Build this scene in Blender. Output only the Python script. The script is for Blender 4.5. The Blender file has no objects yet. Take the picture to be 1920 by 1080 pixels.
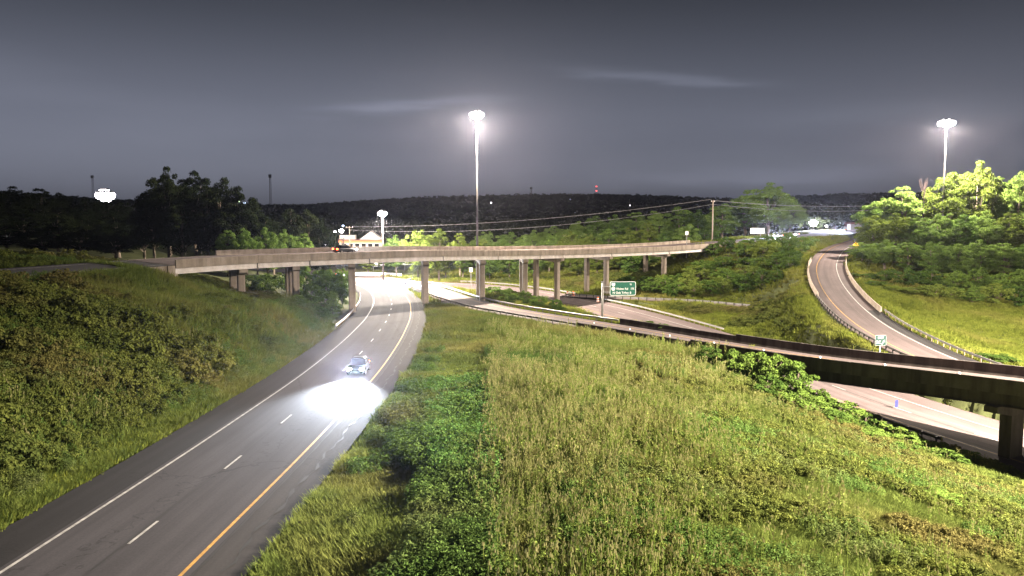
import bpy, bmesh, math, random
import numpy as np
from mathutils import Vector, Matrix

random.seed(7)
RNG = np.random.default_rng(11)
S = bpy.context.scene
C = S.collection
PI = math.pi

# ------------------------------------------------------------------ camera
HC = 40.0                      # camera height above the datum
FPX = 1600.0                   # focal length in pixels of the 1920 wide photograph
PITCH = math.atan(140 / FPX)
cam_d = bpy.data.cameras.new('camera')
cam_d.sensor_width = 36.0
cam_d.lens = 36.0 * FPX / 1920.0
cam_d.clip_start = 0.5
cam_d.clip_end = 12000
cam = bpy.data.objects.new('camera', cam_d)
C.objects.link(cam)
cam.location = (0, 0, HC)
cam.rotation_euler = (PI / 2 - PITCH, 0, 0)
S.camera = cam

# ------------------------------------------------------------------ night sky
SUN_EL, SUN_ROT = math.radians(38), math.radians(140)
SKY_STRENGTH = 0.12
wd = bpy.data.worlds.new('World')
S.world = wd
wd.use_nodes = True
nt = wd.node_tree
nt.nodes.clear()
n_out = nt.nodes.new('ShaderNodeOutputWorld')
n_bg = nt.nodes.new('ShaderNodeBackground')
n_sky = nt.nodes.new('ShaderNodeTexSky')
n_sky.sky_type = 'NISHITA'
n_sky.sun_disc = False
n_sky.sun_elevation = SUN_EL
n_sky.sun_rotation = SUN_ROT
n_sky.air_density = 1.0
n_sky.dust_density = 2.0
n_hs = nt.nodes.new('ShaderNodeHueSaturation')
n_hs.inputs['Saturation'].default_value = 0.08
n_tint = nt.nodes.new('ShaderNodeMixRGB')
n_tint.blend_type = 'MULTIPLY'
n_tint.inputs[0].default_value = 1.0
n_tint.inputs[2].default_value = (0.086, 0.095, 0.118, 1)
n_geo = nt.nodes.new('ShaderNodeTexCoord')
n_map = nt.nodes.new('ShaderNodeMapping')
n_map.inputs['Scale'].default_value = (1.6, 1.6, 9.0)
n_map.inputs['Location'].default_value = (0.35, 0.0, 0.62)
n_noi = nt.nodes.new('ShaderNodeTexNoise')
n_noi.inputs['Scale'].default_value = 1.0
n_noi.inputs['Detail'].default_value = 5.0
n_noi.inputs['Roughness'].default_value = 0.5
n_rmp = nt.nodes.new('ShaderNodeValToRGB')
n_rmp.color_ramp.elements[0].position = 0.52
n_rmp.color_ramp.elements[0].color = (1, 1, 1, 1)
n_rmp.color_ramp.elements[1].position = 0.78
n_rmp.color_ramp.elements[1].color = (1.18, 1.17, 1.16, 1)
n_cl = nt.nodes.new('ShaderNodeMixRGB')
n_cl.blend_type = 'MULTIPLY'
n_cl.inputs[0].default_value = 1.0
L = nt.links.new
L(n_sky.outputs[0], n_hs.inputs['Color'])
L(n_hs.outputs[0], n_tint.inputs[1])
L(n_geo.outputs['Generated'], n_map.inputs['Vector'])
L(n_map.outputs[0], n_noi.inputs['Vector'])
L(n_noi.outputs['Fac'], n_rmp.inputs['Fac'])
L(n_tint.outputs[0], n_cl.inputs[1])
L(n_rmp.outputs[0], n_cl.inputs[2])
n_sep = nt.nodes.new('ShaderNodeSeparateXYZ')
n_glow = nt.nodes.new('ShaderNodeValToRGB')
n_glow.color_ramp.interpolation = 'EASE'
n_glow.color_ramp.elements[0].position = 0.0
n_glow.color_ramp.elements[0].color = (3.5, 3.35, 3.45, 1)
n_glow.color_ramp.elements[1].position = 0.30
n_glow.color_ramp.elements[1].color = (0.62, 0.625, 0.64, 1)
n_gm = nt.nodes.new('ShaderNodeMixRGB')
n_gm.blend_type = 'MULTIPLY'
n_gm.inputs[0].default_value = 1.0
L(n_geo.outputs['Generated'], n_sep.inputs[0])
L(n_sep.outputs['Z'], n_glow.inputs['Fac'])
L(n_cl.outputs[0], n_gm.inputs[1])
L(n_glow.outputs[0], n_gm.inputs[2])
# three thin streaks of cloud lit from the town below
def M_(op, a, b=None, c=None):
    q = nt.nodes.new('ShaderNodeMath')
    q.operation = op
    for i, v in enumerate((a, b, c)):
        if v is None:
            continue
        if isinstance(v, (int, float)):
            q.inputs[i].default_value = v
        else:
            L(v, q.inputs[i])
    return q.outputs[0]
n_wn = nt.nodes.new('ShaderNodeTexNoise')
n_wn.inputs['Scale'].default_value = 1.0
n_wn.inputs['Detail'].default_value = 6
n_wm = nt.nodes.new('ShaderNodeMapping')
n_wm.inputs['Scale'].default_value = (9, 9, 60)
L(n_geo.outputs['Generated'], n_wm.inputs['Vector'])
L(n_wm.outputs[0], n_wn.inputs['Vector'])
wob = M_('MULTIPLY', M_('SUBTRACT', n_wn.outputs['Fac'], 0.5), 0.022)
tot = None
for (x0, wx, e0, sl, we, amp) in ((-0.115, 0.095, 0.122, 0.07, 0.0065, 0.55), (0.165, 0.10, 0.152, -0.085, 0.0055, 0.5), (0.27, 0.18, 0.040, 0.02, 0.010, 0.30), (0.40, 0.12, 0.105, 0.0, 0.012, 0.12)):
    dx = M_('SUBTRACT', n_sep.outputs['X'], x0)
    e = M_('ADD', M_('SUBTRACT', M_('SUBTRACT', n_sep.outputs['Z'], e0), M_('MULTIPLY', dx, sl)), wob)
    ge = M_('POWER', 2.718, M_('MULTIPLY', M_('POWER', M_('DIVIDE', e, we), 2), -1))
    gx = M_('POWER', 2.718, M_('MULTIPLY', M_('POWER', M_('ABSOLUTE', M_('DIVIDE', dx, wx)), 3), -1))
    g1 = M_('MULTIPLY', M_('MULTIPLY', ge, gx), amp)
    tot = g1 if tot is None else M_('ADD', tot, g1)
fac = M_('ADD', M_('MULTIPLY', tot, M_('MULTIPLY_ADD', n_wn.outputs['Fac'], 1.6, 0.1)), 1.0)
n_ws = nt.nodes.new('ShaderNodeMixRGB')
n_ws.blend_type = 'MULTIPLY'
n_ws.inputs[0].default_value = 1.0
L(n_gm.outputs[0], n_ws.inputs[1])
L(fac, n_ws.inputs[2])
L(n_ws.outputs[0], n_bg.inputs['Color'])
n_bg.inputs['Strength'].default_value = SKY_STRENGTH
L(n_bg.outputs[0], n_out.inputs[0])

# faint moonlight
sun_d = bpy.data.lights.new('sun', 'SUN')
sun_d.energy = 0.03
sun_d.angle = math.radians(0.5)
sun_d.color = (1.0, 0.96, 0.9)
sun = bpy.data.objects.new('sun', sun_d)
C.objects.link(sun)
sun.rotation_euler = (PI / 2 - SUN_EL, 0, PI - SUN_ROT)

S.view_settings.view_transform = 'Standard'
S.view_settings.look = 'None'
S.view_settings.exposure = 0.0
S.view_settings.gamma = 1.0
S.cycles.use_denoising = True
S.cycles.max_bounces = 5
S.cycles.diffuse_bounces = 2
S.cycles.transmission_bounces = 4
S.cycles.transparent_max_bounces = 8
S.cycles.volume_bounces = 0

# powers of the lamps (watts)
MAST_W = 1.0e6
MAST_COL = (1.0, 0.86, 0.70)
HEAD_COL = (0.80, 0.88, 1.0)

# ------------------------------------------------------------------ pixel -> place
_cp, _sp = math.cos(PITCH), math.sin(PITCH)
def ray(px, py):
    u = (px - 960) / FPX
    v = (py - 540) / FPX
    return Vector((u, _cp - v * _sp, -_sp - v * _cp))
def at(px, py, Y):                       # the point seen at that pixel, Y metres ahead
    d = ray(px, py)
    return Vector((0, 0, HC)) + d * (Y / d.y)
def down(px, py, drop):                  # the point seen at that pixel, `drop` metres below the camera
    d = ray(px, py)
    return Vector((0, 0, HC)) + d * (-drop / d.z)
def plane(px, py, a=13.47, b=0.0281):    # the point on the gently falling plane of the main road
    d = ray(px, py)
    t = a / (-d.z - b * d.y)
    return Vector((0, 0, HC)) + d * t
def ppm(Y):                              # photograph pixels per metre at distance Y
    return FPX / Y

# ------------------------------------------------------------------ materials
MATS = {}
def nodes_mat(name):
    m = bpy.data.materials.new(name)
    m.use_nodes = True
    t = m.node_tree
    t.nodes.clear()
    o = t.nodes.new('ShaderNodeOutputMaterial')
    MATS[name] = m
    return m, t, o
def solid(name, col, rough=0.7, metal=0.0, var=0.25, scale=1.5, bump=0.0, detail_scale=None, spec=0.3):
    m, t, o = nodes_mat(name)
    b = t.nodes.new('ShaderNodeBsdfPrincipled')
    b.inputs['Roughness'].default_value = rough
    b.inputs['Metallic'].default_value = metal
    b.inputs['Specular IOR Level'].default_value = spec
    g = t.nodes.new('ShaderNodeNewGeometry')
    n = t.nodes.new('ShaderNodeTexNoise')
    n.inputs['Scale'].default_value = scale
    n.inputs['Detail'].default_value = 6
    n.inputs['Roughness'].default_value = 0.65
    t.links.new(g.outputs['Position'], n.inputs['Vector'])
    r = t.nodes.new('ShaderNodeValToRGB')
    r.color_ramp.elements[0].position = 0.25
    r.color_ramp.elements[1].position = 0.75
    r.color_ramp.elements[0].color = tuple(c * (1 - var) for c in col) + (1,)
    r.color_ramp.elements[1].color = tuple(min(1, c * (1 + var)) for c in col) + (1,)
    t.links.new(n.outputs['Fac'], r.inputs['Fac'])
    t.links.new(r.outputs[0], b.inputs['Base Color'])
    if bump:
        n2 = t.nodes.new('ShaderNodeTexNoise')
        n2.inputs['Scale'].default_value = detail_scale or 20
        n2.inputs['Detail'].default_value = 4
        t.links.new(g.outputs['Position'], n2.inputs['Vector'])
        bp = t.nodes.new('ShaderNodeBump')
        bp.inputs['Strength'].default_value = bump
        bp.inputs['Distance'].default_value = 0.05
        t.links.new(n2.outputs['Fac'], bp.inputs['Height'])
        t.links.new(bp.outputs[0], b.inputs['Normal'])
    t.links.new(b.outputs[0], o.inputs['Surface'])
    return m
def concrete(name, col, streak=0.5, var=0.2):
    """weathered concrete: blotches plus dark vertical run-off streaks"""
    m, t, o = nodes_mat(name)
    b = t.nodes.new('ShaderNodeBsdfPrincipled')
    b.inputs['Roughness'].default_value = 0.85
    b.inputs['Specular IOR Level'].default_value = 0.2
    g = t.nodes.new('ShaderNodeNewGeometry')
    n = t.nodes.new('ShaderNodeTexNoise')
    n.inputs['Scale'].default_value = 0.8
    n.inputs['Detail'].default_value = 8
    n.inputs['Roughness'].default_value = 0.7
    t.links.new(g.outputs['Position'], n.inputs['Vector'])
    r = t.nodes.new('ShaderNodeValToRGB')
    r.color_ramp.elements[0].position = 0.3
    r.color_ramp.elements[1].position = 0.7
    r.color_ramp.elements[0].color = tuple(c * (1 - var) for c in col) + (1,)
    r.color_ramp.elements[1].color = tuple(min(1, c * (1 + var)) for c in col) + (1,)
    t.links.new(n.outputs['Fac'], r.inputs['Fac'])
    mp = t.nodes.new('ShaderNodeMapping')
    mp.inputs['Scale'].default_value = (0.9, 0.9, 0.10)
    t.links.new(g.outputs['Position'], mp.inputs['Vector'])
    n2 = t.nodes.new('ShaderNodeTexNoise')
    n2.inputs['Scale'].default_value = 1.0
    n2.inputs['Detail'].default_value = 5
    t.links.new(mp.outputs[0], n2.inputs['Vector'])
    r2 = t.nodes.new('ShaderNodeValToRGB')
    r2.color_ramp.elements[0].position = 0.35
    r2.color_ramp.elements[1].position = 0.6
    k = 1 - streak
    r2.color_ramp.elements[0].color = (k, k * 0.97, k * 0.93, 1)
    r2.color_ramp.elements[1].color = (1, 1, 1, 1)
    t.links.new(n2.outputs['Fac'], r2.inputs['Fac'])
    mx = t.nodes.new('ShaderNodeMixRGB')
    mx.blend_type = 'MULTIPLY'
    mx.inputs[0].default_value = 1
    t.links.new(r.outputs[0], mx.inputs[1])
    t.links.new(r2.outputs[0], mx.inputs[2])
    t.links.new(mx.outputs[0], b.inputs['Base Color'])
    t.links.new(b.outputs[0], o.inputs['Surface'])
    return m
def emit(name, col, strength):
    m, t, o = nodes_mat(name)
    e = t.nodes.new('ShaderNodeEmission')
    e.inputs['Color'].default_value = tuple(col) + (1,)
    e.inputs['Strength'].default_value = strength
    t.links.new(e.outputs[0], o.inputs['Surface'])
    try:
        m.cycles.emission_sampling = 'NONE' if strength < 15 else 'FRONT'
    except Exception:
        pass
    return m
def leaf(name, dark, light, dry=None, trans=0.3, patch=0.06):
    """foliage: each plant or leaf clump has its own green, with dry patches over the ground"""
    m, t, o = nodes_mat(name)
    info = t.nodes.new('ShaderNodeObjectInfo')
    g = t.nodes.new('ShaderNodeNewGeometry')
    n = t.nodes.new('ShaderNodeTexNoise')
    n.inputs['Scale'].default_value = patch
    n.inputs['Detail'].default_value = 5
    t.links.new(g.outputs['Position'], n.inputs['Vector'])
    n3 = t.nodes.new('ShaderNodeTexNoise')
    n3.inputs['Scale'].default_value = 1.1
    n3.inputs['Detail'].default_value = 3
    t.links.new(g.outputs['Position'], n3.inputs['Vector'])
    a = t.nodes.new('ShaderNodeMath'); a.operation = 'MULTIPLY_ADD'
    a.inputs[1].default_value = 0.5
    t.links.new(info.outputs['Random'], a.inputs[0])
    t.links.new(n3.outputs['Fac'], a.inputs[2])
    s = t.nodes.new('ShaderNodeMath'); s.operation = 'SUBTRACT'
    s.inputs[1].default_value = 0.25
    t.links.new(a.outputs[0], s.inputs[0])
    r = t.nodes.new('ShaderNodeValToRGB')
    r.color_ramp.elements[0].position = 0.2
    r.color_ramp.elements[1].position = 0.8
    r.color_ramp.elements[0].color = tuple(dark) + (1,)
    r.color_ramp.elements[1].color = tuple(light) + (1,)
    t.links.new(s.outputs[0], r.inputs['Fac'])
    col = r.outputs[0]
    if dry:
        r2 = t.nodes.new('ShaderNodeValToRGB')
        r2.color_ramp.elements[0].position = 0.48
        r2.color_ramp.elements[1].position = 0.66
        r2.color_ramp.elements[0].color = (0, 0, 0, 1)
        r2.color_ramp.elements[1].color = (0.75, 0.75, 0.75, 1)
        t.links.new(n.outputs['Fac'], r2.inputs['Fac'])
        mx = t.nodes.new('ShaderNodeMixRGB')
        t.links.new(r2.outputs[0], mx.inputs[0])
        t.links.new(col, mx.inputs[1])
        mx.inputs[2].default_value = tuple(dry) + (1,)
        col = mx.outputs[0]
    d = t.nodes.new('ShaderNodeBsdfDiffuse')
    tr = t.nodes.new('ShaderNodeBsdfTranslucent')
    t.links.new(col, d.inputs['Color'])
    t.links.new(col, tr.inputs['Color'])
    ms = t.nodes.new('ShaderNodeMixShader')
    ms.inputs[0].default_value = trans
    t.links.new(d.outputs[0], ms.inputs[1])
    t.links.new(tr.outputs[0], ms.inputs[2])
    t.links.new(ms.outputs[0], o.inputs['Surface'])
    return m

M_SOIL = solid('soil_and_thatch', (0.040, 0.046, 0.017), 0.95, var=0.55, scale=0.35, spec=0.1)
def pavement(name, col, seam=1.0):
    """worn pavement: long streaks along the wheel paths, blotches, sealed cracks; u is metres across, v metres along"""
    m, t, o = nodes_mat(name)
    b = t.nodes.new('ShaderNodeBsdfPrincipled')
    b.inputs['Roughness'].default_value = 0.9
    b.inputs['Specular IOR Level'].default_value = 0.12
    uv = t.nodes.new('ShaderNodeUVMap')
    def noise(sc, detail, rough=0.6):
        mp = t.nodes.new('ShaderNodeMapping'); mp.inputs['Scale'].default_value = sc
        t.links.new(uv.outputs[0], mp.inputs['Vector'])
        n = t.nodes.new('ShaderNodeTexNoise'); n.inputs['Scale'].default_value = 1.0
        n.inputs['Detail'].default_value = detail; n.inputs['Roughness'].default_value = rough
        t.links.new(mp.outputs[0], n.inputs['Vector'])
        return n.outputs['Fac']
    def ramp(f, p0, c0, p1, c1):
        r = t.nodes.new('ShaderNodeValToRGB')
        r.color_ramp.elements[0].position = p0; r.color_ramp.elements[1].position = p1
        r.color_ramp.elements[0].color = (c0, c0, c0, 1); r.color_ramp.elements[1].color = (c1, c1, c1, 1)
        t.links.new(f, r.inputs['Fac'])
        return r.outputs[0]
    def mul(a, c):
        x = t.nodes.new('ShaderNodeMixRGB'); x.blend_type = 'MULTIPLY'; x.inputs[0].default_value = 1
        t.links.new(a, x.inputs[1]); t.links.new(c, x.inputs[2])
        return x.outputs[0]
    base = t.nodes.new('ShaderNodeRGB'); base.outputs[0].default_value = tuple(col) + (1,)
    c = mul(base.outputs[0], ramp(noise((1.1, 0.012, 1), 4), 0.3, 0.72, 0.7, 1.25))      # streaks along the lanes
    c = mul(c, ramp(noise((0.35, 0.10, 1), 6), 0.3, 0.82, 0.7, 1.15))                     # blotches
    c = mul(c, ramp(noise((9, 7, 1), 3, 0.8), 0.3, 0.80, 0.75, 1.2))                      # grit
    w = t.nodes.new('ShaderNodeTexVoronoi'); w.feature = 'DISTANCE_TO_EDGE'
    mp = t.nodes.new('ShaderNodeMapping'); mp.inputs['Scale'].default_value = (0.11, 0.05, 1)
    ad = t.nodes.new('ShaderNodeMixRGB'); ad.blend_type = 'ADD'; ad.inputs[0].default_value = 0.8
    n4 = t.nodes.new('ShaderNodeTexNoise'); n4.inputs['Scale'].default_value = 0.8; n4.inputs['Detail'].default_value = 4
    t.links.new(uv.outputs[0], n4.inputs['Vector'])
    t.links.new(uv.outputs[0], ad.inputs[1]); t.links.new(n4.outputs['Color'], ad.inputs[2])
    t.links.new(ad.outputs[0], mp.inputs['Vector']); t.links.new(mp.outputs[0], w.inputs['Vector'])
    w.inputs['Scale'].default_value = 1.0
    c = mul(c, ramp(w.outputs['Distance'], 0.003, 1 - 0.35 * seam, 0.010, 1.0))
    t.links.new(c, b.inputs['Base Color'])
    t.links.new(b.outputs[0], o.inputs['Surface'])
    return m
M_ASPH = pavement('lane_pavement', (0.030, 0.0285, 0.032))
M_SHLD = pavement('dark_shoulder_asphalt', (0.011, 0.0105, 0.0115), 0.6)
M_SHLD2 = pavement('cracked_shoulder_asphalt', (0.022, 0.0205, 0.021), 0.5)
M_CONC_ROAD = pavement('concrete_pavement', (0.086, 0.067, 0.066), 0.5)
M_WHITE = solid('white_road_paint', (0.22, 0.215, 0.21), 0.7, var=0.6, scale=2.2)
M_YELL = solid('yellow_road_paint', (0.26, 0.14, 0.025), 0.7, var=0.55, scale=2.2)
M_SEAM = solid('tar_seam', (0.004, 0.004, 0.004), 0.8, var=0.3)
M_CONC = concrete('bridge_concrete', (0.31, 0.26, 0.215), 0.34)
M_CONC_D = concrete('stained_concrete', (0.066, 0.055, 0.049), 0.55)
M_GIRD = concrete('pale_girder_paint', (0.60, 0.55, 0.53), 0.15)
M_STEEL_D = concrete('weathering_steel', (0.050, 0.042, 0.036), 0.55)
M_GALV = solid('galvanised_steel', (0.24, 0.235, 0.23), 0.5, 0.5, 0.2, 2.0)
M_GALV_D = solid('dull_galvanised_steel', (0.115, 0.105, 0.10), 0.6, 0.4, 0.3, 1.5)
M_WOODPOST = solid('weathered_wood', (0.17, 0.125, 0.09), 0.9, var=0.3)
M_POLE = solid('utility_pole_wood', (0.24, 0.19, 0.15), 0.9, var=0.3, scale=4)
M_BARK = solid('bark', (0.10, 0.08, 0.06), 0.95, var=0.4, scale=3)
M_DEAD = solid('dead_wood', (0.05, 0.033, 0.032), 0.9, var=0.3)
M_GREEN_SIGN = solid('green_sign_sheeting', (0.004, 0.11, 0.068), 0.5, var=0.1)
M_GREEN_SIGN_D = solid('dark_green_sign_sheeting', (0.002, 0.022, 0.018), 0.5, var=0.1)
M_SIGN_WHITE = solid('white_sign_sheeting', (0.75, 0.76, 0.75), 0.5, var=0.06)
M_SIGN_DULL = solid('dull_white_sign_sheeting', (0.22, 0.225, 0.22), 0.6, var=0.06)
M_SIGN_YEL = solid('yellow_sign_sheeting', (0.72, 0.42, 0.03), 0.5, var=0.08)
M_ORANGE = solid('orange_plastic', (0.75, 0.16, 0.03), 0.5, var=0.1)
M_BLUE = solid('blue_white_delineator', (0.022, 0.026, 0.16), 0.4, var=0.1)
M_BLACK = solid('black_rubber', (0.015, 0.015, 0.015), 0.8, var=0.2)
M_GLASS = solid('car_glass', (0.02, 0.022, 0.025), 0.08, var=0.1, spec=0.6)
M_WALL = solid('pale_stucco', (0.55, 0.50, 0.44), 0.8, var=0.1)
M_ROOF = solid('maroon_shingles', (0.16, 0.07, 0.065), 0.85, var=0.25, scale=2)
M_ROOF_W = solid('white_metal_roof', (0.7, 0.66, 0.64), 0.5, var=0.08)
M_CANOPY = solid('orange_red_fascia', (0.65, 0.17, 0.06), 0.5, var=0.1)
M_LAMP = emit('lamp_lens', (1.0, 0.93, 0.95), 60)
M_LAMP_FAR = emit('far_lamp_lens', (1.0, 0.93, 0.97), 22)
M_LAMP_BLUE = emit('far_cool_lamp_lens', (0.62, 0.75, 1.0), 6)
M_LAMP_GREEN = emit('far_greenish_lamp_lens', (0.70, 1.0, 0.55), 6)
M_LAMP_WARM = emit('far_warm_lamp_lens', (1.0, 0.82, 0.55), 7)
M_LAMP_RED = emit('red_beacon', (1.0, 0.12, 0.12), 2.5)
M_HEAD = emit('headlight_lens', (0.85, 0.90, 1.0), 300)
M_TAIL = emit('tail_light_lens', (1.0, 0.10, 0.02), 30)
M_SHOPLIT = emit('lit_shop_band', (1.0, 0.38, 0.16), 2.0)

M_GRASS = leaf('short_grass', (0.057, 0.083, 0.019), (0.123, 0.152, 0.036), (0.152, 0.140, 0.045), 0.3, 0.07)
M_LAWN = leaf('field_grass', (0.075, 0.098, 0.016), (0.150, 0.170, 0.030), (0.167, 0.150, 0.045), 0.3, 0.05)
M_WEED = leaf('leafy_weed', (0.040, 0.074, 0.016), (0.086, 0.138, 0.034), (0.101, 0.100, 0.040), 0.3, 0.09)
M_STALK = leaf('weed_stalk', (0.084, 0.121, 0.025), (0.168, 0.213, 0.050), (0.168, 0.174, 0.062), 0.3, 0.10)
M_SEED = leaf('seed_head', (0.150, 0.150, 0.065), (0.26, 0.25, 0.11), None, 0.25, 0.1)
M_BRUSH = leaf('hillside_brush', (0.047, 0.063, 0.016), (0.108, 0.125, 0.029), (0.118, 0.092, 0.036), 0.25, 0.07)
M_WEED_B = leaf('headlit_leafy_weed', (0.050, 0.115, 0.026), (0.115, 0.215, 0.055), None, 0.35, 0.09)  # lighter green stands for headlight glow on the weeds
M_SHRUB = leaf('shrub_leaves', (0.036, 0.068, 0.014), (0.095, 0.145, 0.029), None, 0.3)
M_TREE_A = leaf('tree_leaves_green', (0.055, 0.099, 0.022), (0.139, 0.207, 0.049), None, 0.3)
M_TREE_B = leaf('tree_leaves_yellowish', (0.064, 0.092, 0.018), (0.123, 0.157, 0.032), None, 0.3)
M_TREE_D = leaf('tree_leaves_unlit', (0.007, 0.011, 0.005), (0.018, 0.024, 0.010), None, 0.2)  # darkness of trees beyond the lamps, put into the leaf colour
M_FAR = leaf('far_wood_leaves', (0.020, 0.026, 0.014), (0.045, 0.055, 0.026), None, 0.2, 0.01)

# ------------------------------------------------------------------ object helpers
def obj(name, me, mat=None, parent=None, loc=None, rz=None):
    if mat is not None:
        me.materials.clear()
        for mm in (mat if isinstance(mat, (list, tuple)) else [mat]):
            me.materials.append(mm)
    o = bpy.data.objects.new(name, me)
    C.objects.link(o)
    if parent is not None:
        o.parent = parent
    if loc is not None:
        o.location = loc
    if rz is not None:
        o.rotation_euler = (0, 0, rz)
    return o
def empty(name, loc=(0, 0, 0), rz=0.0):
    o = bpy.data.objects.new(name, None)
    C.objects.link(o)
    o.empty_display_size = 0.3
    o.location = loc
    o.rotation_euler = (0, 0, rz)
    return o
def tag(o, label, cat, group=None):
    o['label'] = label
    o['category'] = cat
    if group:
        o['group'] = group
    return o
def structure(o):
    o['kind'] = 'structure'
    return o
def mesh(name, v, f, smooth=False):
    me = bpy.data.meshes.new(name)
    me.from_pydata([tuple(p) for p in v], [], f)
    me.update()
    if getattr(f, 'uv', None):
        ul = me.uv_layers.new(name='UVMap')
        li = np.empty(len(me.loops), np.int32)
        me.loops.foreach_get('vertex_index', li)
        ul.data.foreach_set('uv', np.array(f.uv, np.float32)[li].ravel())
    if smooth:
        me.polygons.foreach_set('use_smooth', [True] * len(me.polygons))
    return me
class MB:
    def __init__(s):
        s.v, s.f = [], []
    def add(s, v, f):
        k = len(s.v)
        s.v += [tuple(p) for p in v]
        s.f += [tuple(i + k for i in q) for q in f]
        return s
    def box(s, c, d, M=None):
        x, y, z = d[0] / 2, d[1] / 2, d[2] / 2
        v = [Vector((a, b, e)) for e in (-z, z) for a, b in ((-x, -y), (x, -y), (x, y), (-x, y))]
        if M is not None:
            v = [M @ p for p in v]
        v = [p + Vector(c) for p in v]
        return s.add(v, [(3, 2, 1, 0), (4, 5, 6, 7), (0, 1, 5, 4), (1, 2, 6, 5), (2, 3, 7, 6), (3, 0, 4, 7)])
    def tube(s, pts, r, n=8, cap=True):
        pts = [Vector(p) for p in pts]
        r = r if isinstance(r, (list, tuple)) else [r] * len(pts)
        rings = []
        for i, p in enumerate(pts):
            d = (pts[min(i + 1, len(pts) - 1)] - pts[max(i - 1, 0)]).normalized()
            a = d.cross(Vector((0, 0, 1)))
            if a.length < 1e-3:
                a = Vector((1, 0, 0))
            a.normalize()
            b = d.cross(a)
            rings.append([p + (a * math.cos(2 * PI * k / n) + b * math.sin(2 * PI * k / n)) * r[i] for k in range(n)])
        v = [q for rg in rings for q in rg]
        f = []
        for i in range(len(pts) - 1):
            for k in range(n):
                f.append((i * n + k, i * n + (k + 1) % n, (i + 1) * n + (k + 1) % n, (i + 1) * n + k))
        if cap:
            f.append(tuple(range(n))[::-1])
            f.append(tuple((len(pts) - 1) * n + k for k in range(n)))
        return s.add(v, f)
    def prism(s, poly, y0, y1):            # polygon in xz pushed along y
        n = len(poly)
        v = [(x, y0, z) for x, z in poly] + [(x, y1, z) for x, z in poly]
        f = [tuple(range(n)), tuple(range(2 * n - 1, n - 1, -1))]
        f += [(i + n, (i + 1) % n + n, (i + 1) % n, i) for i in range(n)]
        return s.add(v, f)
    def build(s, name, mat, parent=None, smooth=False, **k):
        return obj(name, mesh(name, s.v, s.f, smooth), mat, parent, **k)

# ------------------------------------------------------------------ paths (roads)
def catmull(pts, step=2.0):
    P = [np.array(p, float) for p in pts]
    P = [2 * P[0] - P[1]] + P + [2 * P[-1] - P[-2]]
    out = []
    for i in range(1, len(P) - 2):
        a, b, c, d = P[i - 1], P[i], P[i + 1], P[i + 2]
        n = max(2, int(np.linalg.norm(c - b) / step))
        for k in range(n):
            t = k / n
            out.append(0.5 * ((2 * b) + (c - a) * t + (2 * a - 5 * b + 4 * c - d) * t * t + (3 * b - a - 3 * c + d) * t ** 3))
    out.append(P[-2])
    return np.array(out)
class UVFaces(list):
    def __init__(s):
        super().__init__()
        s.uv = []
class Path:
    """a line in space with stations; offset + is to the right of travel, bank lifts the left side"""
    def __init__(s, pts, step=2.0, bank=0.0):
        s.p = catmull(pts, step)
        d = np.gradient(s.p[:, :2], axis=0)
        d /= np.linalg.norm(d, axis=1)[:, None]
        s.t = d
        s.n = np.stack([d[:, 1], -d[:, 0]], 1)      # right hand normal
        seg = np.linalg.norm(np.diff(s.p[:, :2], axis=0), axis=1)
        s.s = np.concatenate([[0], np.cumsum(seg)])
        s.len = s.s[-1]
        s.bank = bank
    def pt(s, st, off=0.0, dz=0.0):
        x = np.interp(st, s.s, s.p[:, 0]); y = np.interp(st, s.s, s.p[:, 1]); z = np.interp(st, s.s, s.p[:, 2])
        nx = np.interp(st, s.s, s.n[:, 0]); ny = np.interp(st, s.s, s.n[:, 1])
        return Vector((x + nx * off, y + ny * off, z + dz - s.bank * off))
    def dirn(s, st):
        return Vector((np.interp(st, s.s, s.t[:, 0]), np.interp(st, s.s, s.t[:, 1]), 0)).normalized()
    def stations(s, a=None, b=None, step=2.0):
        a = 0 if a is None else a
        b = s.len if b is None else b
        n = max(1, int(round((b - a) / step)))
        return [a + (b - a) * i / n for i in range(n + 1)]
    def sheet(s, o1, o2, dz, a=None, b=None, cols=1, step=2.0):
        st = s.stations(a, b, step)
        v, f = [], UVFaces()
        m = cols + 1
        for q in st:
            for k in range(m):
                w1 = o1(q) if callable(o1) else o1
                w2 = o2(q) if callable(o2) else o2
                v.append(s.pt(q, w1 + (w2 - w1) * k / cols, dz))
                f.uv.append((w1 + (w2 - w1) * k / cols, q))
        for i in range(len(st) - 1):
            for k in range(cols):
                f.append((i * m + k, i * m + k + 1, (i + 1) * m + k + 1, (i + 1) * m + k))
        return v, f
    def sweep(s, prof, off, dz=0.0, a=None, b=None, step=2.0, closed=True, flip=1):
        """prof: list of (sideways, up) swept along the path"""
        st = s.stations(a, b, step)
        n = len(prof)
        v, f = [], []
        for q in st:
            for (u, w) in prof:
                p = s.pt(q, off, dz)
                nn = s.pt(q, off + 1.0, dz) - p
                nn.z = 0
                v.append(p + nn * (u * flip) + Vector((0, 0, w)))
        for i in range(len(st) - 1):
            for k in range(n if closed else n - 1):
                k2 = (k + 1) % n
                f.append((i * n + k, i * n + k2, (i + 1) * n + k2, (i + 1) * n + k))
        if closed:
            f.append(tuple(range(n)))
            f.append(tuple((len(st) - 1) * n + k for k in range(n))[::-1])
        return v, f
    def nearest_s(s, x, y):
        i = np.argmin((s.p[:, 0] - x) ** 2 + (s.p[:, 1] - y) ** 2)
        return float(s.s[i])
def pix_s(path, px):       # the station of a path that is seen at a pixel column
    u = (path.p[:, 0] / path.p[:, 1]) * FPX + 960
    return float(path.s[np.argmin(abs(u - px))])

def XYD(*a):
    return [(x, y, HC - d) for x, y, d in a]

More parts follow.
